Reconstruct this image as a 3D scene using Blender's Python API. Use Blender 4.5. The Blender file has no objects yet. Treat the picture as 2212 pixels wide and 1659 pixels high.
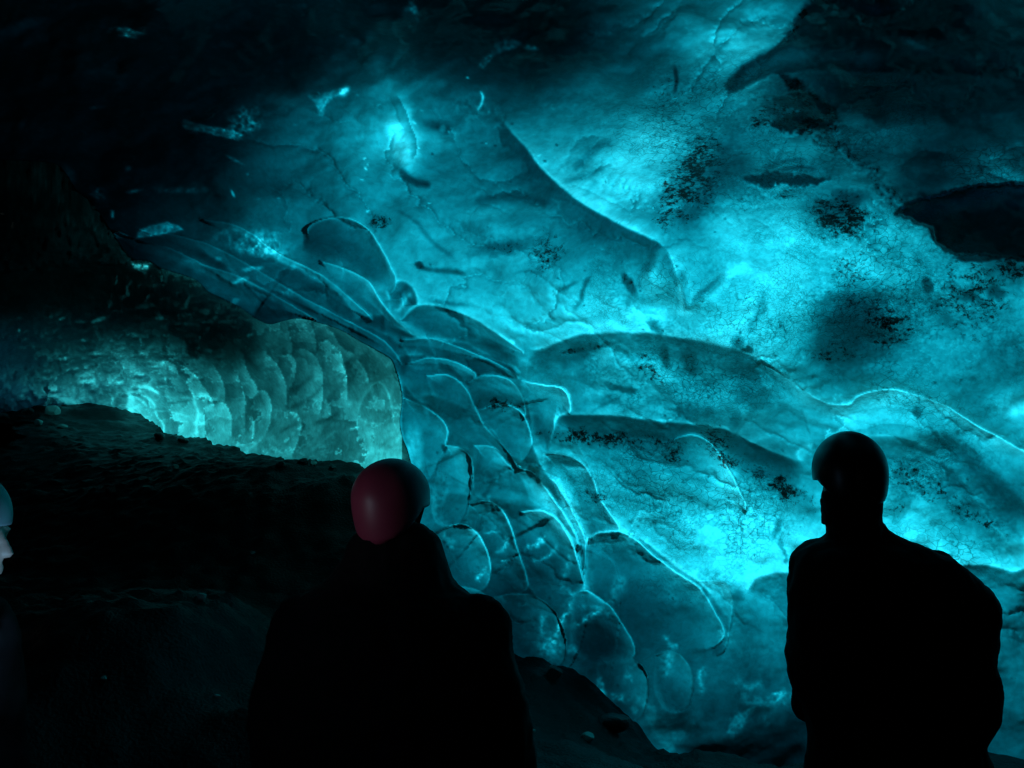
import bpy, bmesh, math, random
import numpy as np
from mathutils import Vector, Matrix
random.seed(7)
sc = bpy.context.scene
COL = sc.collection
R = math.radians

# ------------------------------------------------------------------ camera
W0, H0, FPX = 2212.0, 1659.0, 1640.0
EYE = np.array([0.0, 0.0, 1.65])
PITCH = R(6.0)
cd = bpy.data.cameras.new('camera'); cam = bpy.data.objects.new('camera', cd); COL.objects.link(cam)
cam.location = EYE; cam.rotation_euler = (R(90) + PITCH, 0, 0)
cd.sensor_width = 36; cd.lens = 36 * FPX / W0; cd.clip_end = 500; cd.clip_start = 0.05
sc.camera = cam
cp, sp = math.cos(PITCH), math.sin(PITCH)

def at(U, V, D):
    """surveyed bearing (U,V) and forward distance D -> world point(s)"""
    U = np.asarray(U, float); V = np.asarray(V, float); D = np.asarray(D, float)
    x = (U - W0/2) / FPX * D
    zc = -(V - H0/2) / FPX * D
    return np.stack([x, D*cp - zc*sp, D*sp + zc*cp + EYE[2]], -1)

# ------------------------------------------------------------------ sun / sky
SUN = np.array([0.26, 0.88, 0.40]); SUN /= np.linalg.norm(SUN)      # direction TOWARDS the sun, behind the ice
sl = bpy.data.lights.new('sun', 'SUN'); so = bpy.data.objects.new('sun', sl); COL.objects.link(so)
sl.energy = 4.6; sl.angle = R(0.6); sl.color = (1.0, 0.96, 0.9)
so.rotation_euler = Vector(SUN).to_track_quat('Z', 'Y').to_euler(); so.location = (6, 20, 14)
w = bpy.data.worlds.new('World'); sc.world = w; w.use_nodes = True
nt = w.node_tree; bg = nt.nodes['Background']
sky = nt.nodes.new('ShaderNodeTexSky'); sky.sky_type = 'NISHITA'; sky.sun_disc = False
sky.sun_elevation = math.asin(SUN[2]); sky.sun_rotation = math.atan2(SUN[0], SUN[1])
nt.links.new(sky.outputs[0], bg.inputs[0]); bg.inputs[1].default_value = 0.05
sc.view_settings.view_transform = 'Standard'; sc.view_settings.look = 'None'
sc.view_settings.exposure = 0.75; sc.view_settings.gamma = 1
sc.cycles.max_bounces = 8; sc.cycles.transparent_max_bounces = 24
sc.cycles.sample_clamp_indirect = 4
sc.cycles.use_denoising = True

# ------------------------------------------------------------------ noise
def _h(ix, iy, seed):
    n = (ix.astype(np.int64)*374761393 + iy.astype(np.int64)*668265263 + seed*1442695041) & 0xffffffff
    n = ((n ^ (n >> 13)) * 1274126177) & 0xffffffff
    return ((n ^ (n >> 16)) & 0xffff) / 65535.0
def vnoise(x, y, seed=0):
    ix = np.floor(x); iy = np.floor(y); fx = x-ix; fy = y-iy
    fx = fx*fx*fx*(fx*(fx*6-15)+10); fy = fy*fy*fy*(fy*(fy*6-15)+10)
    a = _h(ix, iy, seed); b = _h(ix+1, iy, seed); c = _h(ix, iy+1, seed); d = _h(ix+1, iy+1, seed)
    return (a*(1-fx)+b*fx)*(1-fy) + (c*(1-fx)+d*fx)*fy
def fbm(x, y, seed=0, o=4, g=0.5):
    s = 0; a = 1; t = 0
    for i in range(o):
        s = s + a*(vnoise(x, y, seed+i*17)*2-1); t += a
        x = x*2.03+11.3; y = y*2.03-7.1; a *= g
    return s/t
def worley(x, y, seed=0):
    """F1, F2 and cell id"""
    ix = np.floor(x); iy = np.floor(y)
    f1 = np.full(x.shape, 9.0); f2 = f1.copy(); idc = np.zeros(x.shape); dxm = np.zeros(x.shape); dym = np.zeros(x.shape)
    for i in (-1, 0, 1):
        for j in (-1, 0, 1):
            cx = ix+i; cy = iy+j
            px = cx+_h(cx, cy, seed)*.9+.05; py = cy+_h(cx, cy, seed+5)*.9+.05
            d = np.hypot(px-x, py-y)
            m = d < f1
            f2 = np.where(m, f1, np.minimum(f2, d)); idc = np.where(m, _h(cx, cy, seed+9), idc)
            dxm = np.where(m, x-px, dxm); dym = np.where(m, y-py, dym)
            f1 = np.where(m, d, f1)
    return f1, f2, idc, dxm, dym
def sstep(a, b, x):
    t = np.clip((x-a)/(b-a), 0, 1); return t*t*(3-2*t)

# ------------------------------------------------------------------ curve tools
def spline(pts, n=6):
    P = np.array(pts, float)
    if len(P) < 3: return P
    P = np.vstack([2*P[0]-P[1], P, 2*P[-1]-P[-2]])
    out = []
    for i in range(1, len(P)-2):
        p0, p1, p2, p3 = P[i-1:i+3]
        for k in range(n):
            t = k/n
            out.append(.5*((2*p1)+(-p0+p2)*t+(2*p0-5*p1+4*p2-p3)*t*t+(-p0+3*p1-3*p2+p3)*t**3))
    out.append(P[-2]); return np.array(out)
def curve_dist(U, V, P):
    """signed distance (+ = left of travel, i.e. above when travelling right), arc 0..1, nearest point"""
    best = np.full(U.shape, 1e9); sg = np.zeros(U.shape); ar = np.zeros(U.shape)
    nx = np.zeros(U.shape); ny = np.zeros(U.shape)
    L = np.r_[0, np.cumsum(np.hypot(*np.diff(P, axis=0).T))]
    for i in range(len(P)-1):
        a = P[i]; d = P[i+1]-a; l2 = d@d
        if l2 < 1e-9: continue
        t = np.clip(((U-a[0])*d[0]+(V-a[1])*d[1])/l2, 0, 1)
        qx = a[0]+t*d[0]; qy = a[1]+t*d[1]
        r = np.hypot(U-qx, V-qy); m = r < best
        cr = d[0]*(V-a[1])-d[1]*(U-a[0])
        best = np.where(m, r, best); sg = np.where(m, np.where(cr < 0, 1., -1.), sg)
        ar = np.where(m, (L[i]+t*math.sqrt(l2))/L[-1], ar)
        nx = np.where(m, qx, nx); ny = np.where(m, qy, ny)
    return best*sg, ar, nx, ny
def inside(U, V, P):
    c = np.zeros(U.shape, bool); n = len(P)
    for i in range(n):
        x1, y1 = P[i]; x2, y2 = P[(i+1) % n]
        if y1 == y2: continue
        m = ((y1 > V) != (y2 > V)) & (U < (x2-x1)*(V-y1)/(y2-y1)+x1)
        c ^= m
    return c
def poly_sd(U, V, P):
    P = np.array(P, float); Q = np.vstack([P, P[:1]])
    d = np.abs(curve_dist(U, V, Q)[0])
    return np.where(inside(U, V, P), -d, d)

RELIEF = .40
class Field:
    LX, LY = .75, -.66
    """a sheet of glacier ice sampled on a grid: D distance of the cave face, G how much daylight the ice lets through"""
    def __init__(s, us, vs):
        s.U, s.V = np.meshgrid(us, vs)
        s.lg = np.zeros(s.U.shape)      # log change of transmitted light (thickness)
        s.dD = np.zeros(s.U.shape)      # relief in metres (negative = towards the viewer)
        s.dirt = np.zeros(s.U.shape); s.crk = np.zeros(s.U.shape)
        s.wu = fbm(s.U/28, s.V/28, 91, 4, .6); s.wv = fbm(s.U/28, s.V/28, 191, 4, .6)
        s.hu = fbm(s.U/7, s.V/7, 291, 2, .6); s.hv = fbm(s.U/7, s.V/7, 391, 2, .6)
    def win(s, u0, u1, v0, v1):
        us = s.U[0]; vs = s.V[:, 0]
        i0, i1 = np.searchsorted(us, [u0, u1]); j0, j1 = np.searchsorted(vs, [v0, v1])
        return (slice(j0, j1), slice(i0, i1))
    def ridge(s, pts, near=-1, h=.08, r=26, wn=60, rim=.35, rw=2.6, dark=.3, dw=26, glow=.12, gw=30, ends=(.12, .12), warp=1.2):
        P = spline(pts); m = 4.4*max(dw, gw, wn, r*1.4)
        w_ = s.win(P[:, 0].min()-m, P[:, 0].max()+m, P[:, 1].min()-m, P[:, 1].max()+m)
        U = s.U[w_]+s.wu[w_]*warp*2; V = s.V[w_]+s.wv[w_]*warp*2
        if U.size == 0: return
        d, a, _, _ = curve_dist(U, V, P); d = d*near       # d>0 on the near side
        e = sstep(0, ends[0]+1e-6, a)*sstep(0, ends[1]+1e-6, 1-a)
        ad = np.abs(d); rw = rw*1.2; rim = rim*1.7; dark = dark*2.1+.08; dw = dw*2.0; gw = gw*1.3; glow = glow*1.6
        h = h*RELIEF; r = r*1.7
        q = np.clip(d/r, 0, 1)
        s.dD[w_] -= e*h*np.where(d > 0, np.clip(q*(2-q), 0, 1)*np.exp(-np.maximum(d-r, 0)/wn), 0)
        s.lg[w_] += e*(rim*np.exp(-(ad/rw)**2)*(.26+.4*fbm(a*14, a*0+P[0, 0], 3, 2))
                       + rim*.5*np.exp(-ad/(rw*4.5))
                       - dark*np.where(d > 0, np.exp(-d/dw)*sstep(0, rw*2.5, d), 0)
                       + glow*np.where(d < 0, np.exp(d/gw), 0))  # lit rim, shaded band and glow are put into the ice thickness
    def lobe(s, pts, lvl=0., deep=.5, h=.07, r=30, rim=.75, rw=3.2, sh=.55, shw=9, keep=.25, warp=2.):
        """a rounded, overlapping body of ice; later lobes hang in front of earlier ones"""
        P = spline(list(pts)+[pts[0]], 5)[:-1]; m = 50
        w_ = s.win(P[:, 0].min()-m, P[:, 0].max()+m, P[:, 1].min()-m, P[:, 1].max()+m)
        U = s.U[w_]+s.wu[w_]*warp; V = s.V[w_]+s.wv[w_]*warp
        Q = np.vstack([P, P[:1]]); ad, _, nx, ny = curve_dist(U, V, Q); ad = np.abs(ad); ins = inside(U, V, P)
        ox = np.where(ins, nx-U, U-nx)/(ad+1e-6); oy = np.where(ins, ny-V, V-ny)/(ad+1e-6)
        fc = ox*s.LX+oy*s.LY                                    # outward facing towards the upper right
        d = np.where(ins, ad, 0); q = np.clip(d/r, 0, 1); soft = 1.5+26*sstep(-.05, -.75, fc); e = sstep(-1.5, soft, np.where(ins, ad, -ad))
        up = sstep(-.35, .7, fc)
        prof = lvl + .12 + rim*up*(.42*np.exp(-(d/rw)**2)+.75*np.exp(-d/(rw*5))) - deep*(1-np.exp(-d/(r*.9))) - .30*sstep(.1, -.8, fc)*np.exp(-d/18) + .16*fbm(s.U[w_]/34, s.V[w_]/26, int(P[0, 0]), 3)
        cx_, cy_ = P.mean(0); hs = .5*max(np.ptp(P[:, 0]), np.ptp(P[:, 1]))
        prof = prof + 1.05*np.clip(((U-cx_)*s.LX+(V-cy_)*s.LY)/hs, -.8, .8)  # shading, bright to the upper right, put into the lobe thickness
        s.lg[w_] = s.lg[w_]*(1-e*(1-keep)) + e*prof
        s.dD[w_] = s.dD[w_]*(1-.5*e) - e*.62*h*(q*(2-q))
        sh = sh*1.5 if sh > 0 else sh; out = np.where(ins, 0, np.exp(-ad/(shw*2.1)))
        s.lg[w_] += out*(-sh*(.55+.1*sstep(.6, -.4, fc)))*(1-e)  # shaded crease around the lobe, also put into the thickness
    def line(s, pts, amp, wd, ends=.15, warp=2.5, dD=0., tex=0., dirt=0.):
        P = spline(pts); m = 3.5*wd+6
        w_ = s.win(P[:, 0].min()-m, P[:, 0].max()+m, P[:, 1].min()-m, P[:, 1].max()+m)
        U = s.U[w_]+s.wu[w_]*warp+s.hu[w_]*warp*.5; V = s.V[w_]+s.wv[w_]*warp+s.hv[w_]*warp*.5
        if U.size == 0: return
        d, a, _, _ = curve_dist(U, V, P)
        e = sstep(0, ends+1e-6, a)*sstep(0, ends+1e-6, 1-a)*np.exp(-(d/wd)**2)
        if tex: e = e*np.clip(1+tex*fbm(s.U[w_]/6, s.V[w_]/6, 44, 3)*2, 0, 2)
        s.lg[w_] += 1.5*amp*e; s.dD[w_] += dD*e; s.dirt[w_] = np.maximum(s.dirt[w_], dirt*e)
    def blob(s, u, v, ru, rv, amp, rot=0., soft=.5, warp=3., tex=0., dD=0., dirt=0., crk=0.):
        m = 2.2*max(ru, rv)+12
        w_ = s.win(u-m, u+m, v-m, v+m)
        U = s.U[w_]-u+s.wu[w_]*warp+s.hu[w_]*warp*.6; V = s.V[w_]-v+s.wv[w_]*warp+s.hv[w_]*warp*.6
        if U.size == 0: return
        c, n = math.cos(R(rot)), math.sin(R(rot))
        x = (U*c+V*n)/ru; y = (-U*n+V*c)/rv
        q = np.hypot(x, y); e = 1-sstep(1-soft, 1+soft, q)
        if tex: e = e*np.clip(1+tex*fbm(s.U[w_]/7, s.V[w_]/7, 44+int(u), 3)*2, 0, 2)
        s.lg[w_] += amp*e; s.dD[w_] += dD*e
        s.dirt[w_] = np.maximum(s.dirt[w_], dirt*e); s.crk[w_] = np.maximum(s.crk[w_], crk*e)
    def poly(s, pts, amp, soft=3., warp=4., tex=0., dD=0., dirt=0., rim=0.):
        P = np.array(pts, float); m = soft*2+12+warp
        w_ = s.win(P[:, 0].min()-m, P[:, 0].max()+m, P[:, 1].min()-m, P[:, 1].max()+m)
        U = s.U[w_]+s.wu[w_]*warp+s.hu[w_]*warp*.6; V = s.V[w_]+s.wv[w_]*warp+s.hv[w_]*warp*.6
        if U.size == 0: return
        d = poly_sd(U, V, P); e = 1-sstep(-soft, soft, d)
        if tex: e = e*np.clip(1+tex*fbm(s.U[w_]/7, s.V[w_]/7, 71, 3)*2, 0, 2)
        s.lg[w_] += amp*e + rim*np.exp(-(d/3)**2); s.dD[w_] += dD*e; s.dirt[w_] = np.maximum(s.dirt[w_], dirt*e)

def aty(U, V, y):
    return at(U, V, y/(cp+(V-H0/2)/FPX*sp))
def lin(g): g = np.clip(g, 0, 255)/255.0; return np.where(g < .04045, g/12.92, ((g+.055)/1.055)**2.4)

# wanted brightness, judged by eye every 100 units and put into ice thickness (rows top to bottom)
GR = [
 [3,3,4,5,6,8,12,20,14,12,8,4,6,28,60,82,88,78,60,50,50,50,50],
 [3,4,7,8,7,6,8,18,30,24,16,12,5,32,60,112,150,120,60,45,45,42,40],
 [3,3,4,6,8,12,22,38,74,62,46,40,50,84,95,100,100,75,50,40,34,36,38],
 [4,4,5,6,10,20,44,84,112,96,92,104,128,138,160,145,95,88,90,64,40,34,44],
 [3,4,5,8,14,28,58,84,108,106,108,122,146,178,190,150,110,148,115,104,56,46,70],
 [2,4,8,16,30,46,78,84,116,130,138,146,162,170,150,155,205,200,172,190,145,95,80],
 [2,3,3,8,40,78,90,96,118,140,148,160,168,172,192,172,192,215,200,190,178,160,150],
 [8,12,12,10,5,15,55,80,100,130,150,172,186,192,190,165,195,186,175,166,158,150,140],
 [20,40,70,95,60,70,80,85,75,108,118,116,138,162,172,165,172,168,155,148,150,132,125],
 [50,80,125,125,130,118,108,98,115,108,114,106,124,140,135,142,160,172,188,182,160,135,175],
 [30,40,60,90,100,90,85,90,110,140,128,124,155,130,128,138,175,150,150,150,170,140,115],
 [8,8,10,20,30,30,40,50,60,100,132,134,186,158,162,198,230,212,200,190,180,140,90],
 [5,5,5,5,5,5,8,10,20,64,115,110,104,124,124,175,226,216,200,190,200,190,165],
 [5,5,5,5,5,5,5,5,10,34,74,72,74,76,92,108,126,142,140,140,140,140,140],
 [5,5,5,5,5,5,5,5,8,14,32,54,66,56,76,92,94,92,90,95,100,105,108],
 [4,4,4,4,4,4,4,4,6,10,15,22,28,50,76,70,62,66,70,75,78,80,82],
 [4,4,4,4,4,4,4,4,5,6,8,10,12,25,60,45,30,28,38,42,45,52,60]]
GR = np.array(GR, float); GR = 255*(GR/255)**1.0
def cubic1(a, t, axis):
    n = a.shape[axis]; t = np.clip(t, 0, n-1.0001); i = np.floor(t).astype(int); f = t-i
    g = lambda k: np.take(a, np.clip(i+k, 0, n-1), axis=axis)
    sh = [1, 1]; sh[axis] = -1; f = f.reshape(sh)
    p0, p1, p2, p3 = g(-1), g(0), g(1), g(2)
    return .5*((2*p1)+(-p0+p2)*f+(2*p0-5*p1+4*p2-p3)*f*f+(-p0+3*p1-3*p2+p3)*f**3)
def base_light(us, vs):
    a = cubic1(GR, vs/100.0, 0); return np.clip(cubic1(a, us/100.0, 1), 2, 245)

def axis_pts(lo, a, b, hi, st):
    mid = np.arange(a, b+st*.5, st)
    def grow(n0, end, sgn):
        out = []; x = n0; d = st
        while (end-x)*sgn > 0:
            d = min(d*1.14, 60); x += d*sgn; out.append(x)
        return out
    L = grow(mid[0], lo, -1)[::-1]; Rr = grow(mid[-1], hi, 1)
    return np.array(L+list(mid)+Rr)

# edge of the near ice where the view opens into the side tunnel
TE = spline([(-760,300),(-300,330),(0,345),(110,352),(140,372),(165,410),(200,440),(240,498),(282,556),(320,563),(353,581),(420,603),(450,630),(477,643),
      (517,663),(550,686),(583,700),(617,692),(650,688),(700,700),(737,713),(780,738),(814,756),(845,775),(856,800),(864,826),(869,855),
      (867,883),(864,913),(870,946),(880,970),(887,996),(896,1030),(905,1100),(915,1250),(930,1500),(940,2100)], 5)
TP = np.vstack([TE, [(-900, 2100), (-900, 300)]])

# ================================================================== near ice: wall and ceiling
ST = 2.7
us = axis_pts(-900, -20, 2232, 3200, ST); vs = axis_pts(-700, -20, 1680, 2150, ST)
F = Field(us, vs); U, V = F.U, F.V
cdist, carc, cnx, cny = curve_dist(U, V, TE)
keep = ~inside(U, V, TP)

def near_depth(U, V):
    # ceiling close overhead, wall furthest a little above eye height, foot of the wall swelling towards the viewer
    ctrl_v = [-700, -300, 0, 300, 550, 750, 950, 1150, 1350, 1550, 1800, 2200]
    ctrl_d = [1.9, 2.6, 3.5, 4.6, 5.3, 5.55, 5.45, 5.3, 5.15, 5.0, 4.85, 4.7]
    d = sum(np.interp(V+o_, ctrl_v, ctrl_d) for o_ in range(-140, 141, 20))/15.0
    d = d + .9*np.exp(-((U-1500)/420)**2-((V-560)/260)**2)          # alcove in the middle
    d = d - .5*sstep(1900, 2800, U)*1.6 - .35*sstep(900, -600, U)*2.2
    d = d - .30*np.exp(-((U-1080)/190)**2-((V-1150)/320)**2)        # stacked lobes
    return d
Dn = near_depth(U, V)
Dbase = Dn.copy()

# broad undulation
F.dD += .16*fbm(U/230, V/170, 5, 2, .4) + .05*fbm(U/75, V/55, 6, 2, .4) + .022*fbm(U/60+V/160, V/42, 8, 3, .45)
F.lg += .26*fbm(U/150, V/110, 15, 3) + .20*fbm(U/60, V/34, 16, 4, .6)
fine = fbm(U/13+F.wu*1.2, V/11+F.wv*1.2, 21, 3, .6)
F.lg += .17*fine
# flow streaks bending down to the right
th = (V-.25*U)/1.0
F.lg += .22*fbm((U+.4*V)/170+F.wu*.4, (th+30*F.wu)/17, 31, 3, .6)*sstep(250, 700, V)

rd = F.ridge
# -- great diagonal fold in the ceiling
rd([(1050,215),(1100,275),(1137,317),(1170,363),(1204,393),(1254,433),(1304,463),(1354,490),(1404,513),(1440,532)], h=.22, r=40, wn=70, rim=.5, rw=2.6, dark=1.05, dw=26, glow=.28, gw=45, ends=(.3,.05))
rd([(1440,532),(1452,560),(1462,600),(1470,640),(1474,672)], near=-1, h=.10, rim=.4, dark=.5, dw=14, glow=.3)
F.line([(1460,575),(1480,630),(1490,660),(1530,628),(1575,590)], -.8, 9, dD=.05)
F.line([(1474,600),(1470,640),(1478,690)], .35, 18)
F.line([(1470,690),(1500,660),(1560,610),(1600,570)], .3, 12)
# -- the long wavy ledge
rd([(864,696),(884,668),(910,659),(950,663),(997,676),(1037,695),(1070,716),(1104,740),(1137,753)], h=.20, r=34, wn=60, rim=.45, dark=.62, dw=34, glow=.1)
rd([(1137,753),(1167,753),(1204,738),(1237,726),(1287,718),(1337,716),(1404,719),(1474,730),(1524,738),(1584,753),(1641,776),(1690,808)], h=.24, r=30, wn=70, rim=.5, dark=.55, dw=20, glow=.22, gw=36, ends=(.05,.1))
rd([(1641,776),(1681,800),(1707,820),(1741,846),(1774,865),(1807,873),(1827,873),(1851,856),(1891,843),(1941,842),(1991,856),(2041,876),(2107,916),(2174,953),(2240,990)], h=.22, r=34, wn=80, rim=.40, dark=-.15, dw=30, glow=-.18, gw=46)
F.line([(1700,838),(1740,870),(1790,893),(1830,890),(1870,866),(1920,858),(1960,866)], .30, 13)
F.line([(1790,915),(1840,905),(1890,880),(1930,868)], .28, 7)
F.line([(1720,835),(1790,880),(1840,886),(1900,856)], -.3, 3.5); F.line([(1820,900),(1870,886),(1930,880)], -.35, 3)
# lines right of the head
rd([(1840,948),(1874,941),(1941,943),(1991,960),(2034,990),(2074,1030),(2107,1073),(2140,1130),(2200,1190)], h=.12, rim=.3, dark=.15, glow=-.15, dw=40)
F.line([(1850,965),(1930,968),(2000,1005),(2060,1060)], .22, 6)
rd([(1735,1000),(1722,985),(1732,968),(1760,958)], near=1, h=.05, rim=.5, dark=.15, dw=14, glow=.1)
F.line([(1990,905),(2060,960),(2140,1040),(2230,1120)], -.35, 26)
for k in range(34):
    a = random.random(); u0 = 2000+random.random()*210; v0 = 900+(u0-2000)*.75+random.uniform(-20, 130)
    l = random.uniform(12, 34); F.line([(u0, v0), (u0+l*.62, v0+l*.55), (u0+l, v0+l)], random.choice([-.35, .3, -.25]), random.uniform(1.8, 3.4))
# -- second ledge
rd([(1197,925),(1200,908),(1210,898),(1237,896),(1304,896),(1370,901),(1437,911),(1474,913),(1524,918),(1574,930),(1614,950),(1661,973),(1707,990),(1745,1000)], h=.2, r=24, wn=60, rim=.5, dark=.65, dw=20, glow=.1, ends=(.03,.1))
F.line([(1215,925),(1300,932),(1400,938),(1470,946)], -.4, 9); F.line([(1215,912),(1300,912),(1400,925),(1480,930)], .28, 5)
F.line([(1474,940),(1520,955),(1560,1000),(1585,1050)], .35, 22)
F.line([(1560,955),(1610,990),(1660,1030),(1730,1080)], -.30, 20)
# -- lobes hanging down the middle
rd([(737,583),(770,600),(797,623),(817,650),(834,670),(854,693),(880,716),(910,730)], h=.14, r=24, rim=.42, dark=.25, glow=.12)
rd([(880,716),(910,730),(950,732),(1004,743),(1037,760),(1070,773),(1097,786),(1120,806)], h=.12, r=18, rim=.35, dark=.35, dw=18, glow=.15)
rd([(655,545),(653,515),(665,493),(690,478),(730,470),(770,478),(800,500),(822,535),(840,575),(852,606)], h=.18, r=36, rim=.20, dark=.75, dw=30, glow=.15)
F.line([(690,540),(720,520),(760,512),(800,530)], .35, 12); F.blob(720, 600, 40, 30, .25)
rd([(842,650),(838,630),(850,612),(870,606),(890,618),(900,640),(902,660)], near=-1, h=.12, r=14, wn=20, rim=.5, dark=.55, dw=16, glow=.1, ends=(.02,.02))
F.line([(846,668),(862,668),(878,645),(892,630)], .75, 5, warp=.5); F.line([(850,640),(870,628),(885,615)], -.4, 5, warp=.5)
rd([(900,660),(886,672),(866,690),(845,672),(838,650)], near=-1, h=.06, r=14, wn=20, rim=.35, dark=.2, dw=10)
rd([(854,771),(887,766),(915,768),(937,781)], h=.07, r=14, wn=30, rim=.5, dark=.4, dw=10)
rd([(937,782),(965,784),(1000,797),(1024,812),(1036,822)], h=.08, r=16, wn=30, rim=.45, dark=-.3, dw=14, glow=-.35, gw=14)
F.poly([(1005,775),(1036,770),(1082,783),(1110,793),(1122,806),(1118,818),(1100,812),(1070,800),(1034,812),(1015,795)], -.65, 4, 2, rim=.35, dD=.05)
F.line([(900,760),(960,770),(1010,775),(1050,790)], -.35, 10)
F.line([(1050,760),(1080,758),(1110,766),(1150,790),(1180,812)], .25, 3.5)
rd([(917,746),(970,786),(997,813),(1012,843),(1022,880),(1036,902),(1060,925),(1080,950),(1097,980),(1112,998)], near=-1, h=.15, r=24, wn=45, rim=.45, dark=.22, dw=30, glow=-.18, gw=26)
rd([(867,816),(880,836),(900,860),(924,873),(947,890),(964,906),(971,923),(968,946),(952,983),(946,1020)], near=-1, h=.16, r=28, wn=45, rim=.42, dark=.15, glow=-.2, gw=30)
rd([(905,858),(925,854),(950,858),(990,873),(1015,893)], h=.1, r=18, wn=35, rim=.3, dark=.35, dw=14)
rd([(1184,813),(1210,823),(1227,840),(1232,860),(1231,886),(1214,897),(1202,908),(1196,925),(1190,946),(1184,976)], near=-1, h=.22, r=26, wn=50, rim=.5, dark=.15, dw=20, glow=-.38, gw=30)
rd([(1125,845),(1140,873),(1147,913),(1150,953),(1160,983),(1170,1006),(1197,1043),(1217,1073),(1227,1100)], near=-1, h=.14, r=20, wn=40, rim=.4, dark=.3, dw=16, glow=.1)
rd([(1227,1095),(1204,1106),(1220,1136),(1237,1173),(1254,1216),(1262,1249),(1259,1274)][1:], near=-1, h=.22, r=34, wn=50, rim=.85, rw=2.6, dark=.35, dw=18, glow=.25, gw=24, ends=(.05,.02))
F.line([(1000,770),(1060,800),(1110,840),(1140,900),(1160,960),(1175,1010)], .26, 10)
F.line([(1104,800),(1150,835),(1180,880),(1185,930)], .22, 16)
F.blob(1080, 858, 55, 12, -.6, 6, .8, tex=.3); F.blob(1060, 835, 50, 8, .25, -6, .8)
F.blob(1120, 940, 34, 42, -.4, 20, .8)
rd([(1170,980),(1204,983),(1237,986),(1264,1003),(1284,1030),(1297,1060),(1304,1086),(1320,1123),(1344,1149)], near=-1, h=.22, r=30, wn=50, rim=.45, dark=.22, dw=22, glow=.1)
F.line([(1180,1000),(1215,1002),(1245,1000)], -.65, 8); F.line([(1230,1070),(1265,1062),(1300,1075)], -.75, 8, tex=.3); F.line([(1210,1040),(1245,1020),(1275,1015)], .3, 8)
F.line([(1250,1100),(1285,1090),(1310,1130)], -.35, 14)
F.line([(1190,1020),(1215,1055),(1240,1100),(1262,1160),(1268,1190)], .45, 13)
# lower big lobes
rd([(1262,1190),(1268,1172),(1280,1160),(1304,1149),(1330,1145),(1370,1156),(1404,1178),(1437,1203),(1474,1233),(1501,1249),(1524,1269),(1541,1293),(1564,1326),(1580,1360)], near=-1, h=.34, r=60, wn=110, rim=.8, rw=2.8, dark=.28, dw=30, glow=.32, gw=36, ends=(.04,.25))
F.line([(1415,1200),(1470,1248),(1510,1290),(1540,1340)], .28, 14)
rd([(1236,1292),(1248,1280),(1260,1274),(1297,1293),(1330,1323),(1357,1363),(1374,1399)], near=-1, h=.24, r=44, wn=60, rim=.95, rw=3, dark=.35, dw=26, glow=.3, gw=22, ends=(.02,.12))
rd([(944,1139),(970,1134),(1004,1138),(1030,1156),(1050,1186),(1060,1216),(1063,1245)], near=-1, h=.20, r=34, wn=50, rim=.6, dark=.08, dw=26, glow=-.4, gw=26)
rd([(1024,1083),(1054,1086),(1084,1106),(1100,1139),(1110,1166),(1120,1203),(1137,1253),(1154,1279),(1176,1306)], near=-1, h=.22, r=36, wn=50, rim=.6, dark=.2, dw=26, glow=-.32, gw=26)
rd([(1008,960),(1017,980),(1022,1010),(1024,1035),(1020,1070)], near=-1, h=.18, r=30, wn=45, rim=.4, dark=.05, glow=-.5, gw=20)
rd([(1024,1083),(1014,1062),(1018,1050)], near=1, h=.05, rim=.2, dark=0)
rd([(1104,1000),(1130,1040),(1150,1080),(1190,1100),(1204,1106)], near=-1, h=.12, r=26, rim=.3, dark=.2, glow=.1)
F.line([(1110,1000),(1128,1040),(1150,1090)], -.55, 13); F.line([(1140,1000),(1158,1030),(1180,1070),(1200,1100)], .28, 13)
F.line([(1024,1030),(1040,1000),(1062,990)], -.45, 10); F.line([(1040,1075),(1056,1055),(1062,1035)], -1.5, 5); F.line([(1011,1068),(1014,1050),(1020,1030)], -1.3, 5)
F.line([(1140,1008),(1156,1016),(1165,1010)], -2.2, 5); F.line([(1090,992),(1120,1002),(1146,1002)], -.8, 5)
F.line([(1110,993),(1160,1002),(1150,1010)], .3, 4)
def CR(*p): return [(864+x*.6094, 540+y*.6094) for x, y in p]
lb = F.lobe
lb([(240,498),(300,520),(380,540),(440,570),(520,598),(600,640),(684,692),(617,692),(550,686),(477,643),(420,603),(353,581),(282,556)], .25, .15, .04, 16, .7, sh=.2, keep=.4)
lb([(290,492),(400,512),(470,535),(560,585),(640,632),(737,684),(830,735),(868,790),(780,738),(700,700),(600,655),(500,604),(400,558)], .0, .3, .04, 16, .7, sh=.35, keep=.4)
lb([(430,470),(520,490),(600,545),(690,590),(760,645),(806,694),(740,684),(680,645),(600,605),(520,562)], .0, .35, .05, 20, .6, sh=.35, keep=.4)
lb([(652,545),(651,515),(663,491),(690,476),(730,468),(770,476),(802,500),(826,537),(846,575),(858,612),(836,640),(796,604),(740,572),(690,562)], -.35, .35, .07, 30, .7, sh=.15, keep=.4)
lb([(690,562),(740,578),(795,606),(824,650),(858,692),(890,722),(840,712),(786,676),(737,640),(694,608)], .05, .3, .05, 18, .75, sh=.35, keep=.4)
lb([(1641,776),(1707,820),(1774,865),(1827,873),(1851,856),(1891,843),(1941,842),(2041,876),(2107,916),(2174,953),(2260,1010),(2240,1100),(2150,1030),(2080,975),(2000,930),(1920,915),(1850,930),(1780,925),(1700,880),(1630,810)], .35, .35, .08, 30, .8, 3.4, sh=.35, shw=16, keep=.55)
lb(CR((925,720),(965,672),(1035,652),(1100,680),(1150,742),(1200,840),(1230,920),(1150,930),(1060,900),(980,860),(930,790)), .0, .35, .09, 40, .3, 5, sh=.05, keep=.7)
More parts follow.
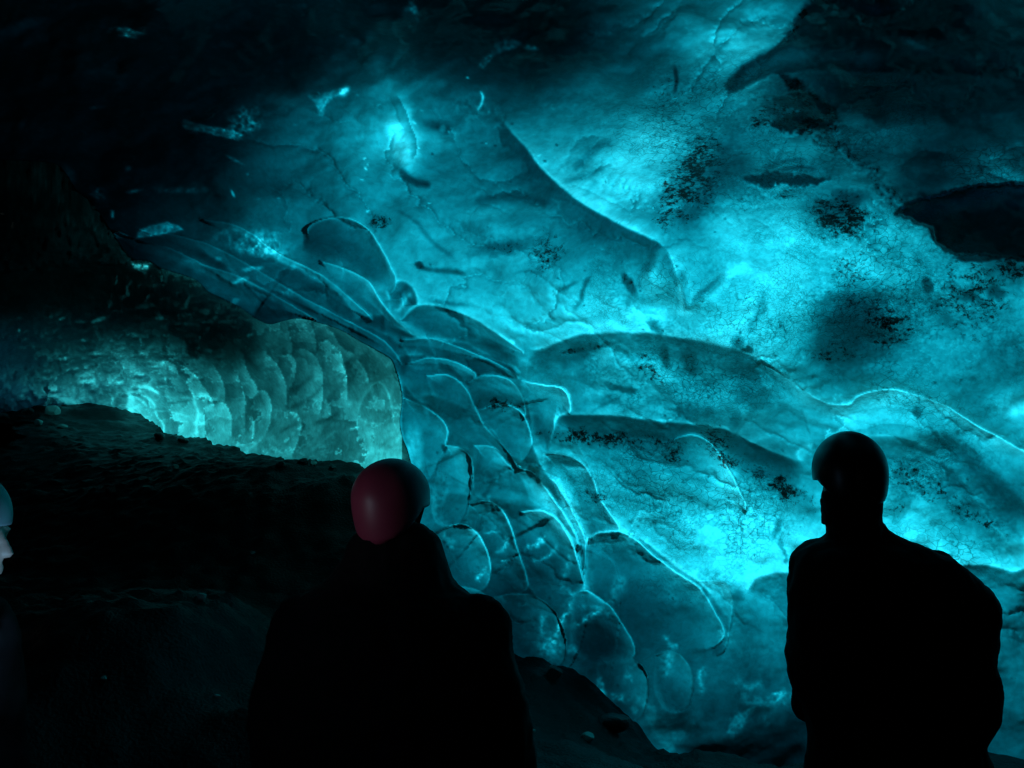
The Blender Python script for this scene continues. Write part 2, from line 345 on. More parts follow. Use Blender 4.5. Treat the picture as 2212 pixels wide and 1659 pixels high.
lb(CR((1060,1170),(1150,1180),(1180,1240),(1170,1330),(1150,1420),(1090,1440),(1080,1330),(1060,1250)), .0, .35, .06, 30, .35, 4, sh=.2, keep=.6)
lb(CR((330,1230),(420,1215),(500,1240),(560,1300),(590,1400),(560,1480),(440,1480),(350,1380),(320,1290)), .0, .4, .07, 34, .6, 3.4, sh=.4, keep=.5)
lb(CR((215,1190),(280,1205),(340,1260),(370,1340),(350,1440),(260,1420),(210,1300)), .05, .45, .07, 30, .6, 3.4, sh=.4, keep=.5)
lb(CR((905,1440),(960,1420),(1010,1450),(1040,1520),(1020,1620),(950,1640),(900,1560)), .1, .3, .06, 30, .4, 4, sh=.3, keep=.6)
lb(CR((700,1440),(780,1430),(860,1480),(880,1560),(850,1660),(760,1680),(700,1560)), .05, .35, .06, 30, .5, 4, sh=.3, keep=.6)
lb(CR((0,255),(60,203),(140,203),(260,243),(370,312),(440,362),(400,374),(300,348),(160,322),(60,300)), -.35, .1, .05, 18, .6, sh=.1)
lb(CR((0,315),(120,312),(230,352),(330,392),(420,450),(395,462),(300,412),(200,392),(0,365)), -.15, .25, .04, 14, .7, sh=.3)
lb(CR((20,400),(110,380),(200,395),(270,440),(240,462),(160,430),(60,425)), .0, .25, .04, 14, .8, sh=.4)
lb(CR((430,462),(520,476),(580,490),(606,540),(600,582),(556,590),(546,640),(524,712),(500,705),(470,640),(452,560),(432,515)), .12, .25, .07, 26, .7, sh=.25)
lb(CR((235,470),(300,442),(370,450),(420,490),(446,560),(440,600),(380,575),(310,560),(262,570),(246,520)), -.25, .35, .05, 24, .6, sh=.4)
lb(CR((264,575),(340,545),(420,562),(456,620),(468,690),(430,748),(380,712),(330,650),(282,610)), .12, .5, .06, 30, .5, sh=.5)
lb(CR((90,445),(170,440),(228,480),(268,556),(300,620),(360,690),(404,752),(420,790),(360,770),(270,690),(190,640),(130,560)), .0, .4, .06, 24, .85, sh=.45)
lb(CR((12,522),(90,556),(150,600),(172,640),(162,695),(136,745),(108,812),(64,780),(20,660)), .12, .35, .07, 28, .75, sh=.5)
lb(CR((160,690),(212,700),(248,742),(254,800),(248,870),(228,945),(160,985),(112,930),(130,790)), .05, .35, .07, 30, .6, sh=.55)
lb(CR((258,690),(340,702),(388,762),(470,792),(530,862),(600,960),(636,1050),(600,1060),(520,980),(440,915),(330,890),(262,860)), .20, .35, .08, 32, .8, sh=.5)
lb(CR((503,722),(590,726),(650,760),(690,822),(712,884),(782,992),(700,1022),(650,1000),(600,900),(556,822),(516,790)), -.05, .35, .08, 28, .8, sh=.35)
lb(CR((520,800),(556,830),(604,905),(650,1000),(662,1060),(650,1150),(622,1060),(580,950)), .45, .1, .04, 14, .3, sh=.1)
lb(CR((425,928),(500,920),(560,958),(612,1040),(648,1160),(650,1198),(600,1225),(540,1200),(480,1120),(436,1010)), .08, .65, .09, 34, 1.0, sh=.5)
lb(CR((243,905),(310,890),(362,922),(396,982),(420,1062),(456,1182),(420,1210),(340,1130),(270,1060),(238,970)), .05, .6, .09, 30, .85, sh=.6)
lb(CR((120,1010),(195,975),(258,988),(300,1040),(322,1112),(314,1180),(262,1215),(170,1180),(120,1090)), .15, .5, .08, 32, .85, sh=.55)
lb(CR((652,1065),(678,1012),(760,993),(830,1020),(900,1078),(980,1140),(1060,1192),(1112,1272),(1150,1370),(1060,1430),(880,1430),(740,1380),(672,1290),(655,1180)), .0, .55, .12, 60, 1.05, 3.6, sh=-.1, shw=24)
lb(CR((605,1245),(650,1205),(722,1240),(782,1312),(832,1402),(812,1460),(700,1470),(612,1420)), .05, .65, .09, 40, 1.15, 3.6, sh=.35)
# wisps of white ice frozen into the dark lobes
for p, a, wd in [([(1037,1156),(1060,1150),(1090,1144)], .6, 2.6), ([(1062,1196),(1084,1183),(1094,1163),(1097,1149)], .7, 6),
      ([(1120,1186),(1147,1183),(1170,1166),(1182,1150)], .9, 6), ([(1140,1219),(1167,1206),(1194,1189),(1210,1170)], .8, 5),
      ([(1030,1259),(1040,1239),(1056,1222)], 1.0, 6), ([(1236,1276),(1229,1306),(1216,1339),(1202,1373),(1186,1406)], 1.0, 8),
      ([(1232,1358),(1257,1343),(1284,1326),(1308,1311)], 1.1, 6), ([(1310,1312),(1330,1280),(1350,1233)], .45, 13),
      ([(1430,1366),(1447,1390),(1470,1399)], .7, 7), ([(1450,1400),(1443,1430),(1436,1470)], .6, 12), ([(1236,1180),(1225,1220),(1215,1260),(1236,1290)], .6, 8),
      ([(1180,1320),(1168,1350),(1176,1380)], .7, 7), ([(1078,1214),(1090,1212),(1098,1220)], 1.1, 3), ([(950,1150),(975,1172),(972,1200)], .5, 8),
      ([(1526,1430),(1512,1475),(1520,1510)], .65, 7), ([(1580,1460),(1610,1484),(1640,1478),(1650,1460)], .5, 10), ([(1244,1310),(1290,1310),(1320,1330)], .5, 5),
      ([(960,1230),(975,1260),(970,1290)], .7, 7), ([(1440,1260),(1460,1300)], .25, 14), ([(1560,1350),(1590,1400),(1640,1420)], .2, 16)]:
    F.line(p, a, wd, ends=.25, warp=6, tex=.7)
F.blob(1187,1400,26,26,.85,0,.6,5,tex=.8); F.blob(1237,1403,13,10,.9,0,.5,4,tex=.5)
F.blob(1300,1483,8,22,1.8,-18,.5,5,tex=.5); F.blob(1357,1463,11,13,.8,0,.5,5,tex=.9); F.blob(1334,1506,24,9,1.0,10,.5,5,tex=.9); F.blob(1320,1535,8,10,1.1,0,.5,5,tex=.5); F.blob(1370,1535,6,9,1.0,0,.5,5)
F.poly([(1368,1500),(1385,1505),(1410,1530),(1440,1570),(1462,1580),(1490,1560),(1500,1566),(1462,1610),(1450,1650),(1440,1635),(1420,1600),(1395,1560)], .75, 8, 9, tex=.4)
F.poly([(1570,1586),(1580,1560),(1600,1535),(1632,1528),(1622,1548),(1600,1575),(1582,1592)], 1.35, 5, 8, tex=.4)
F.poly([(1640,1560),(1650,1520),(1690,1490),(1720,1480),(1715,1510),(1680,1530),(1660,1575)], .7, 8, 9, tex=.6)
F.poly([(1596,1515),(1605,1500),(1640,1508),(1700,1492),(1690,1510),(1640,1525)], .6, 5, 8, tex=.9)
F.poly([(1500,1640),(1520,1560),(1550,1560),(1575,1600),(1560,1635)], .45, 12, 10)
F.blob(1610,1430,30,45,-.35,10,.9); F.blob(1530,1560,18,60,-.35,0,.9); F.blob(1470,1420,50,40,-.15); F.blob(1300,1430,40,60,-.35)
F.blob(1655,1465,12,22,-.5,0,.4); F.blob(1725,1560,24,50,-.5)
# right-hand hummock behind the standing visitor
rd([(1612,1290),(1618,1268),(1630,1252),(1645,1243),(1674,1238),(1707,1236),(1800,1235),(1900,1260),(2000,1235),(2074,1221),(2141,1223),(2185,1234),(2215,1228),(2300,1220)], near=-1, h=.25, r=40, wn=90, rim=.5, dark=.25, dw=50, glow=.35, gw=50, ends=(.03,.1))
F.line([(1560,1290),(1580,1350),(1590,1400)], .12, 14); F.blob(1595,1288,10,14,-.7,0,.7); F.blob(1524,1280,6,14,-.9,0,.6)
# bright cracked slope
F.blob(1560,1120,110,100,.0,0,.9,8); F.blob(1580,1230,60,30,.05,30,.9,8)
for c in [(1560,1130,160,120),(1850,540,240,130),(1700,640,240,120),(1450,800,260,110),(2000,760,220,160),(1360,1060,160,120),(1620,300,300,160),(2050,1100,160,160),(1380,640,120,100),(1850,250,160,90),(2130,360,90,60),(1500,1260,110,50)]:
    F.blob(*c, 0, crk=1., soft=.5, warp=20)
F.line([(1474,1040),(1530,1062),(1590,1090),(1660,1130),(1712,1215)], .18, 4); F.line([(1340,1010),(1420,1004),(1480,1010)], .3, 5)
F.line([(1350,1078),(1400,1090),(1440,1106)], -.35, 2.5); F.line([(1360,1088),(1410,1100),(1440,1116)], -.3, 2)
F.blob(1470,1010,44,50,.35,10,.8,8)
F.line([(1720,1060),(1745,1090),(1770,1130)], -.25, 16)
# vault above
F.blob(868,295,26,52,1.25,-12,.8,3); F.blob(880,325,16,24,.45,-10,.8,3); F.blob(840,300,70,70,.3,0,.9); F.blob(866, 300, 34, 64, .9, -10, .85, 3); F.blob(825, 310, 80, 90, .3, 0, .95)
rd([(855,200),(875,235),(885,265),(897,295),(900,325),(890,350)], near=1, h=.10, r=30, wn=40, rim=.15, dark=-.15, glow=-.75, gw=34, rw=4)
F.line([(862,362),(876,380),(900,395),(935,403)], -1.3, 7, dD=.03); F.line([(885,250),(910,262),(950,275),(975,285)], -.9, 11); F.blob(950,300,34,22,.55,0,.8)
F.line([(700,30),(760,75),(800,110),(830,160),(860,210),(900,255),(960,280)], .35, 14, warp=5); F.line([(737,55),(790,90),(815,120)], -.7, 8)
F.blob(1470,60,150,60,.05); F.blob(1520,110,40,34,.30,-20,.8); F.line([(1532,138),(1548,112),(1575,86)], -.4, 8); F.blob(1590,140,50,26,.25,-35,.8)
F.blob(1440,70,30,40,-.2); F.line([(1456,140),(1462,175),(1455,205)], -1.2, 3.5, ends=.2)
F.line([(1014,446),(1060,428),(1120,428),(1200,440)], -.55, 10); F.line([(985,470),(1060,462),(1130,452),(1200,462)], .22, 10)
F.line([(1240,370),(1260,345),(1300,315),(1330,305)], -.5, 10); F.line([(1210,400),(1260,380),(1310,362)], -.4, 7); F.line([(1262,430),(1280,400),(1290,385)], -.35, 6)
F.line([(1330,330),(1350,350),(1360,400),(1420,430)], .15, 26)
F.blob(1420,300,60,50,.2); F.blob(1290,420,70,30,.18)
F.line([(1620,330),(1570,370),(1520,430),(1470,500)], -.6, 26, tex=.3); F.line([(1600,260),(1560,330),(1530,390)], -.3, 24)
F.line([(850,450),(900,480),(930,520),(985,560)], -.4, 5); F.line([(800,460),(830,475),(860,500)], .15, 18)
F.line([(1000,560),(1040,540),(1110,524)], -.25, 8)
for p, a, wd in [([(1095,600),(1130,588),(1190,590)], -.35, 4), ([(1195,628),(1225,622),(1252,602)], -.8, 4.5), ([(1235,680),(1255,645),(1260,625)], -.6, 5),
                 ([(905,640),(950,652),(1010,658),(1040,660)], -.6, 5), ([(1250,650),(1270,605),(1284,592)], -.8, 4), ([(960,575),(1010,590),(1060,580),(1100,600)], -.2, 5),
                 ([(1100,640),(1200,640),(1300,660)], .15, 9), ([(1330,665),(1370,650),(1440,640)], -.3, 8), ([(1400,690),(1440,670),(1466,640)], .25, 10),
                 ([(1180,690),(1260,690),(1330,680)], -.22, 6), ([(1080,700),(1140,715),(1210,712)], .2, 8), ([(1500,640),(1560,600),(1640,560)], .25, 14),
                 ([(1340,470),(1400,540),(1440,580)], .1, 20)]:
    F.line(p, a, wd, ends=.3, warp=4)
F.blob(1400,590,48,34,.28,0,.8); F.blob(1440,640,34,30,.25); F.blob(1690,590,60,40,.25,0,.9)
F.blob(1390,870,80,40,-.05); F.line([(1240,790),(1280,770),(1340,765),(1400,790),(1460,840)], .30, 22); F.line([(1215,800),(1230,780),(1280,762)], -.5, 12)
F.blob(1220,790,30,30,.35,40,.8); F.line([(1330,850),(1260,880),(1240,895)], -.35, 10); F.line([(1270,895),(1310,870),(1340,860)], -.4, 4)
F.blob(1850,830,60,26,-.5,0,.9,3); F.blob(1790,820,40,40,-.3,20,.9)
F.blob(2160,800,60,46,-.4,0,.9,10)
F.line([(2140,870),(2180,890),(2230,880)], .3, 16); F.blob(2200,884,22,14,.35)

# -- dark overhangs at the upper right and their ragged edges
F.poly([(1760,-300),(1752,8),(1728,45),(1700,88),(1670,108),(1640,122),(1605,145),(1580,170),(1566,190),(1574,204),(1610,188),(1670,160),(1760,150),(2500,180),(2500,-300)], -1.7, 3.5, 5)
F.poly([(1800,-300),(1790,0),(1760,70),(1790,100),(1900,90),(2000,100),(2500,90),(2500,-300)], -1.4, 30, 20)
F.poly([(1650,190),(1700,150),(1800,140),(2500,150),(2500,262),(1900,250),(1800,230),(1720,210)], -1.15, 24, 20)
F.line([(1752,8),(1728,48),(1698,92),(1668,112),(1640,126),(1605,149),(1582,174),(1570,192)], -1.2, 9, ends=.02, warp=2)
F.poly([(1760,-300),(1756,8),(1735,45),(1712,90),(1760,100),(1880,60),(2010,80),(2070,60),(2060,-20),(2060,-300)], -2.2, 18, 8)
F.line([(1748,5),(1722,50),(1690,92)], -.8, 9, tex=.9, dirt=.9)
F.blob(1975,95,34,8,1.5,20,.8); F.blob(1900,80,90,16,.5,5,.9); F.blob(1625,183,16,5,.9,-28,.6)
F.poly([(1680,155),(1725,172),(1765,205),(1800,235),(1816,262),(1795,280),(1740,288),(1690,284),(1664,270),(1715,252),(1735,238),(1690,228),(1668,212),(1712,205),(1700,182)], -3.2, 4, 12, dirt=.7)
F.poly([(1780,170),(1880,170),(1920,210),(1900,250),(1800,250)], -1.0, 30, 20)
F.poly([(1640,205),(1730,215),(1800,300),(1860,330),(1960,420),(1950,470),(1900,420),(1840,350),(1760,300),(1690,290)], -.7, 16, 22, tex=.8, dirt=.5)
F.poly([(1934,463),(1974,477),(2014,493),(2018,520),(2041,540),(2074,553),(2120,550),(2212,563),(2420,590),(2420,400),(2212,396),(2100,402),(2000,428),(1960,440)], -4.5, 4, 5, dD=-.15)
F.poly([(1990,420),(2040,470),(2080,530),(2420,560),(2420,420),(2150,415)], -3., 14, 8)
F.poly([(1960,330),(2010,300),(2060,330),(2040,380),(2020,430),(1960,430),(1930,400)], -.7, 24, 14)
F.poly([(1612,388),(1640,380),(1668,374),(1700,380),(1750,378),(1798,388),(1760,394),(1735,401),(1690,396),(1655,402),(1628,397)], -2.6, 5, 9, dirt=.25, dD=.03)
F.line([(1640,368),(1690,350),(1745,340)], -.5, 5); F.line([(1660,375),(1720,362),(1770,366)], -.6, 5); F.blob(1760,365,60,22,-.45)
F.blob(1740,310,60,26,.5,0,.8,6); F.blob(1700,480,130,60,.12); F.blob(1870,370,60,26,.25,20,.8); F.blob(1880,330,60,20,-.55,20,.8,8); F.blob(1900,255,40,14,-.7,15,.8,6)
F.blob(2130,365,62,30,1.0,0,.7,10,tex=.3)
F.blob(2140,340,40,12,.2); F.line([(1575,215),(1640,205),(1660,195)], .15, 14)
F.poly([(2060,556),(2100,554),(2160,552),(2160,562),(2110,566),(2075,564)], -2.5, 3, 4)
# -- dirty patches, black grit
for u, v, ru, rv, rot, amp, dt in [(1818,470,64,40,10,-.55,1.),(1805,445,30,20,-20,-.9,.8),(1842,422,26,10,5,-1.4,.6),(1845,712,66,62,0,-2.0,.35),(1920,700,60,44,20,-.35,.85),(1810,765,50,24,0,-.5,.8),
    (1700,418,26,8,-10,-.4,.9),(1800,280,40,8,0,-.5,.7),(1624,863,30,17,20,-.95,.1),(1510,896,36,13,0,-.95,.2),(1587,910,10,15,0,-.8,.1),(1490,782,12,24,-20,-1.1,.6),(1594,742,11,14,0,-1.0,.5),
    (1614,755,10,5,-10,-3.,.5),(1634,683,8,40,22,-.8,.2),(1982,890,8,11,-30,-1.2,.2),(2004,616,8,14,-20,-1.8,.3),(2150,632,18,11,10,-1.5,.6),(2034,673,16,42,-45,-.9,.5),(2090,640,26,8,20,-.9,.8),
    (1360,616,8,22,-30,-1.6,.6),(1414,706,9,18,-35,-1.4,.3),(1347,840,24,6,10,-1.5,.2),(1437,772,8,20,-10,-1.3,.5),(960,968,4,5,0,-2,.2),(1090,536,38,12,-8,-1.0,.5),(1180,545,34,42,0,-.1,.75),
    (820,480,22,16,-10,-.35,.7),(1440,430,22,70,10,-.1,.8),(1500,380,44,90,25,-.25,.95),(1660,240,30,14,0,-.2,.8),(1640,265,24,12,0,-.1,.7),(1330,950,130,15,4,-.35,.95),(1460,980,26,22,40,-.2,.9),
    (1080,875,46,9,4,-.3,.95),(1560,970,60,24,55,-.1,.8),(1700,1060,60,22,35,-.3,.95),(1660,1030,40,16,20,-.1,.8),(1990,1040,70,30,20,-.1,.8),(1945,1090,14,34,10,-.5,.6),(2100,640,70,80,20,-.1,.75),(2190,580,40,26,0,-1.0,.8),
    (1610,1020,16,12,0,-.1,.5),(1280,1076,30,12,5,-.3,.9),(1450,1290,60,20,20,0,.3),(1680,1140,6,22,20,-.9,.2),(1694,1190,4,26,-18,-1.1,.2),(2110,1120,70,16,25,-.1,.7),(1410,1330,4,4,0,-.5,.1),
    (1740,820,24,5,-10,-.6,.3),(2100,820,8,5,0,-.5,.2),(1384,770,20,6,20,-.3,.9),(1300,745,26,4,-3,-1.3,.7),(1240,757,24,4,-8,-.9,.7),(1345,762,26,4,22,-.9,.7),(1400,800,40,10,40,-.3,.8),(905,573,9,6,20,-2.4,.4),(885,1106,4,4,0,-.4,.1),
    (1840,610,44,80,0,-.05,.6),(1960,640,120,90,20,0,.45),(1340,100,70,60,20,-.3,.1),(1430,210,50,70,10,-.15,.4)]:
    F.blob(u, v, ru*1.15, rv*1.15, amp, rot, .5 if max(ru, rv) < 25 else .85, 9 if max(ru, rv) > 25 else 5, dirt=dt)
F.line([(890,572),(930,583),(975,586),(1010,594)], -.9, 5, ends=.2)
F.dirt *= np.clip(.92+1.3*fbm(U/26+F.wu*.8, V/13+F.wv*.8, 131, 4, .6), 0, 1.15)
F.lg += -.55*F.dirt*np.clip(.6+fbm(U/11, V/8, 133, 3, .6)*1.6, 0, 1.6)
# crack networks drawn as thin ice seams on the mesh: bright rims of ice plates
f1, f2, cid, _, _ = worley(U/15+F.wu*.55+F.hu*.12, V/10.5+F.wv*.55+F.hv*.12, 3)
edge = np.exp(-((f2-f1)/.13)**2)
net = sstep(.0, .5, fbm(U/90, V/80, 61, 3)+.15)
F.lg += F.crk*(edge*(-.62*net+.30*(1-net)) + (cid-.5)*.22)
f1b, f2b, _, _, _ = worley(U/8+F.wu*.4, V/6.5+F.wv*.4, 8)
F.lg += -.16*F.crk*np.exp(-((f2b-f1b)/.13)**2)*sstep(0, .5, fbm(U/70, V/60, 64, 3)-.05)
# little frozen ripples, bright on one side, on the ceiling in the middle
rip = fbm(U/9+F.wu, V/4.6+F.wv, 77, 2)
F.lg += .5*sstep(.30, .55, rip)*sstep(-.1, .5, fbm(U/60, V/50, 79, 2))*sstep(900, 1150, U)*sstep(620, 200, V)*.6
# bright windows of thin ice in the dark roof
fl = F.blob
for a in [(272,71,29,11,3.3,3,.25,4,.6),(303,70,9,3.5,2.6,3,.4,2),(530,262,36,28,1.4,-20,.5,8,1.),(243,462,3.5,10,3.6,3,.3,1),(276,363,7,7,1.8,0,.6,2),(503,418,3.2,9,2.6,-25,.4,1),
          (290,412,20,4,1.8,-14,.5,3,.5),(148,375,13,20,1.5,-25,.6,3),(207,418,22,13,1.5,20,.6,5,.8),(252,508,13,5,2.0,28,.3,2),(540,520,72,26,.9,12,.7,8,.6),(895,22,8,25,2.0,-18,.35,3,.5),(882,28,14,16,1.1,0,.6,4,.5),
          (1150,103,17,8,2.6,8,.4,4,.6),(1010,168,4,3,2.4,0,.4,1),(957,277,8,7,1.1,0,.6,2),(745,197,13,9,1.7,-40,.5,3),(800,82,8,16,1.0,20,.6,3,.3),(862,122,6,26,.8,35,.8,3),(165,135,26,26,1.0,0,.9,10),(245,160,36,16,.9,0,.9,8),
          (212,232,22,4,1.2,-8,.4,3,.6),(40,268,26,14,.9,0,.9,6),(505,345,22,3.5,1.1,28,.4,2,.3),(400,410,60,6,.9,3,.6,6,.6),(610,215,30,16,.5,0,.8,5),(420,288,6,5,1.5,0,.3,1),(545,540,50,12,.6,10,.6,6,1.)]:
    fl(*a[:4], a[4]*1.0+.35, *a[5:8], tex=a[8] if len(a) > 8 else 0)
F.poly([(393,264),(399,257),(420,265),(445,272),(480,274),(500,280),(527,292),(512,303),(470,293),(430,284),(402,281),(395,275)], 2.8, 2.5, 3, tex=.35)
F.poly([(665,205),(690,206),(735,190),(757,190),(748,200),(720,212),(706,225),(701,249),(690,251),(681,226)], 1.3, 3, 4, tex=.4)
F.poly([(293,514),(302,496),(330,485),(362,479),(388,490),(396,496),(375,503),(330,510)], 2.5, 2.5, 2, tex=.3, rim=.4)
F.poly([(1033,143),(1045,125),(1060,112),(1072,90),(1100,82),(1128,94),(1100,110),(1066,122),(1046,148)], 1.8, 4, 5, tex=.5)
F.line([(1030,242),(1040,226),(1043,208),(1036,194)], 1.7, 3.5, warp=1); F.blob(1020,235,40,26,.55,0,.7,8,tex=.9)
for k in range(90):   # scattered glints of thin ice over the dark roof
    u0 = random.uniform(0, 1200); v0 = random.uniform(0, 560)
    if not (v0 < 560-.2*u0+80): continue
    F.blob(u0, v0, random.uniform(2, 6), random.uniform(1.5, 3), random.uniform(.5, 1.5), random.uniform(-40, 60), .5, 1)
# shelf over the tunnel mouth: slabs with pale edges
rd([(282,556),(320,563),(353,581),(420,603),(450,630),(477,643),(517,663),(550,686)], near=1, h=.10, r=20, wn=40, rim=.35, dark=-.35, dw=22, glow=0, ends=(.02,.02), warp=0)
rd([(300,535),(360,545),(420,570),(480,598),(540,635),(600,670),(680,692)], near=-1, h=.08, r=20, rim=.4, dark=-.1, glow=-.25)
rd([(390,560),(440,575),(500,610),(520,600)], near=-1, h=.05, r=12, rim=.4, dark=.2)
rd([(410,520),(470,560),(520,600),(560,620),(640,640),(700,680)], near=-1, h=.08, r=20, rim=.3, dark=.3, glow=.1)
rd([(480,480),(560,530),(600,560),(660,590),(737,640),(780,700)], near=-1, h=.08, r=20, rim=.25, dark=.3, glow=.1)
rd([(737,690),(780,700),(830,720),(870,750),(900,790)], near=-1, h=.08, r=20, rim=.3, dark=.2, glow=-.1)
rd([(760,690),(800,682),(830,680)], near=-1, h=.04, r=10, wn=20, rim=.4, dark=.3, dw=8)
for u, v, ru, rv, rot, a in [(545,580,22,5,-5,1.3),(520,605,18,5,-20,1.2),(510,650,9,7,-20,1.3),(470,560,8,6,0,1.1),(430,575,14,20,0,.5),(700,655,10,26,10,.5),(620,655,40,14,10,.25),(600,500,26,14,0,.3),(640,560,30,20,20,.3)]:
    F.blob(u, v, ru, rv, a, rot, .4, 4, tex=.3)
F.poly([(565,640),(600,650),(640,684),(600,690),(570,690),(548,680)], -.8, 8, 5)
rd([(834,803),(850,812),(858,826),(866,850)], near=-1, h=.04, r=10, rim=.7, dark=.2)
F.line([(857,800),(864,826),(870,855),(868,883),(866,913),(872,946),(882,970),(889,996),(900,1040),(906,1100)], .75, 3.2, ends=.03, warp=0)
F.blob(897,955,15,36,1.15,-8,.7,3,tex=.15); F.blob(912,1000,12,18,.5)
F.line([(905,870),(930,905),(940,950),(930,1000)], -.1, 16); F.line([(985,985),(1010,1010),(1016,1060)], .2, 16); F.blob(1000,1000,26,60,.12)
F.blob(985,860,50,30,-.35,20,.9); F.blob(930,800,46,16,.2,20); F.blob(960,830,30,12,-.4,-20,.8); F.blob(900,840,20,10,-.3)
F.line([(940,1060),(945,1110),(970,1140)], .3, 14, tex=.8); F.blob(960,1060,14,40,.35,0,.8,6,tex=.9)
F.blob(1140,1290,60,50,-.45,0,.9); F.blob(1290,1380,44,40,-.5,0,.9); F.blob(1150,1210,30,34,-.35,0,.9)
for k in range(150):   # pock marks and grit
    u0 = random.uniform(900, 2200); v0 = random.uniform(250, 1500)
    F.blob(u0, v0, random.uniform(1.4, 3.6), random.uniform(1.2, 2.6), random.uniform(-1.6, -.5), random.uniform(0, 90), .5, 1)

# long flowing folds on the wall, sharp-crested
def folds(F, th, L1, L2, h, amp, mask, seed, crest=.02):
    c, n = math.cos(R(th)), math.sin(R(th))
    p = (F.U*c+F.V*n)/L1+F.wu*.12; q = (-F.U*n+F.V*c)/L2+F.wv*.18+.9*fbm(F.U/240, F.V/240, seed+3, 2)
    v = fbm(p, q, seed, 2, .35)*1.6
    rg = np.abs(v)
    F.dD += -h*mask*np.exp(-rg/.22)
    side = np.where(v > 0, 1., -1.)
    F.lg += mask*(amp*np.exp(-(rg/crest)**2) - amp*1.3*np.where(side < 0, np.exp(-rg/.10), 0) + amp*.55*np.where(side > 0, np.exp(-rg/.12), 0))  # lit crest and light and dark flanks are put into the thickness
mk = sstep(880, 1080, U)*sstep(300, 430, V)*sstep(1500, 1300, V)
mk *= .35+.65*sstep(-.2, .35, fbm(U/170, V/120, 401, 2))
folds(F, 18, 300, 88, .035, .42, mk, 410)
folds(F, 28, 150, 40, .014, .26, mk, 430, .03)
mk2 = sstep(420, 640, U)*sstep(1250, 1000, U)*sstep(180, 300, V)*sstep(820, 700, V)
folds(F, 30, 210, 66, .03, .38, mk2, 450)
folds(F, -35, 200, 80, .03, .34, sstep(1150, 1300, U)*sstep(-40, 30, V)*sstep(420, 320, V), 470)
hp = F.dD-(.16*fbm(U/230, V/170, 5, 2, .4))
F.lg += np.clip(2.4*hp, -.35, .25)
F.lg = np.where(F.lg > 0, F.lg*.95, F.lg*1.22)+.03
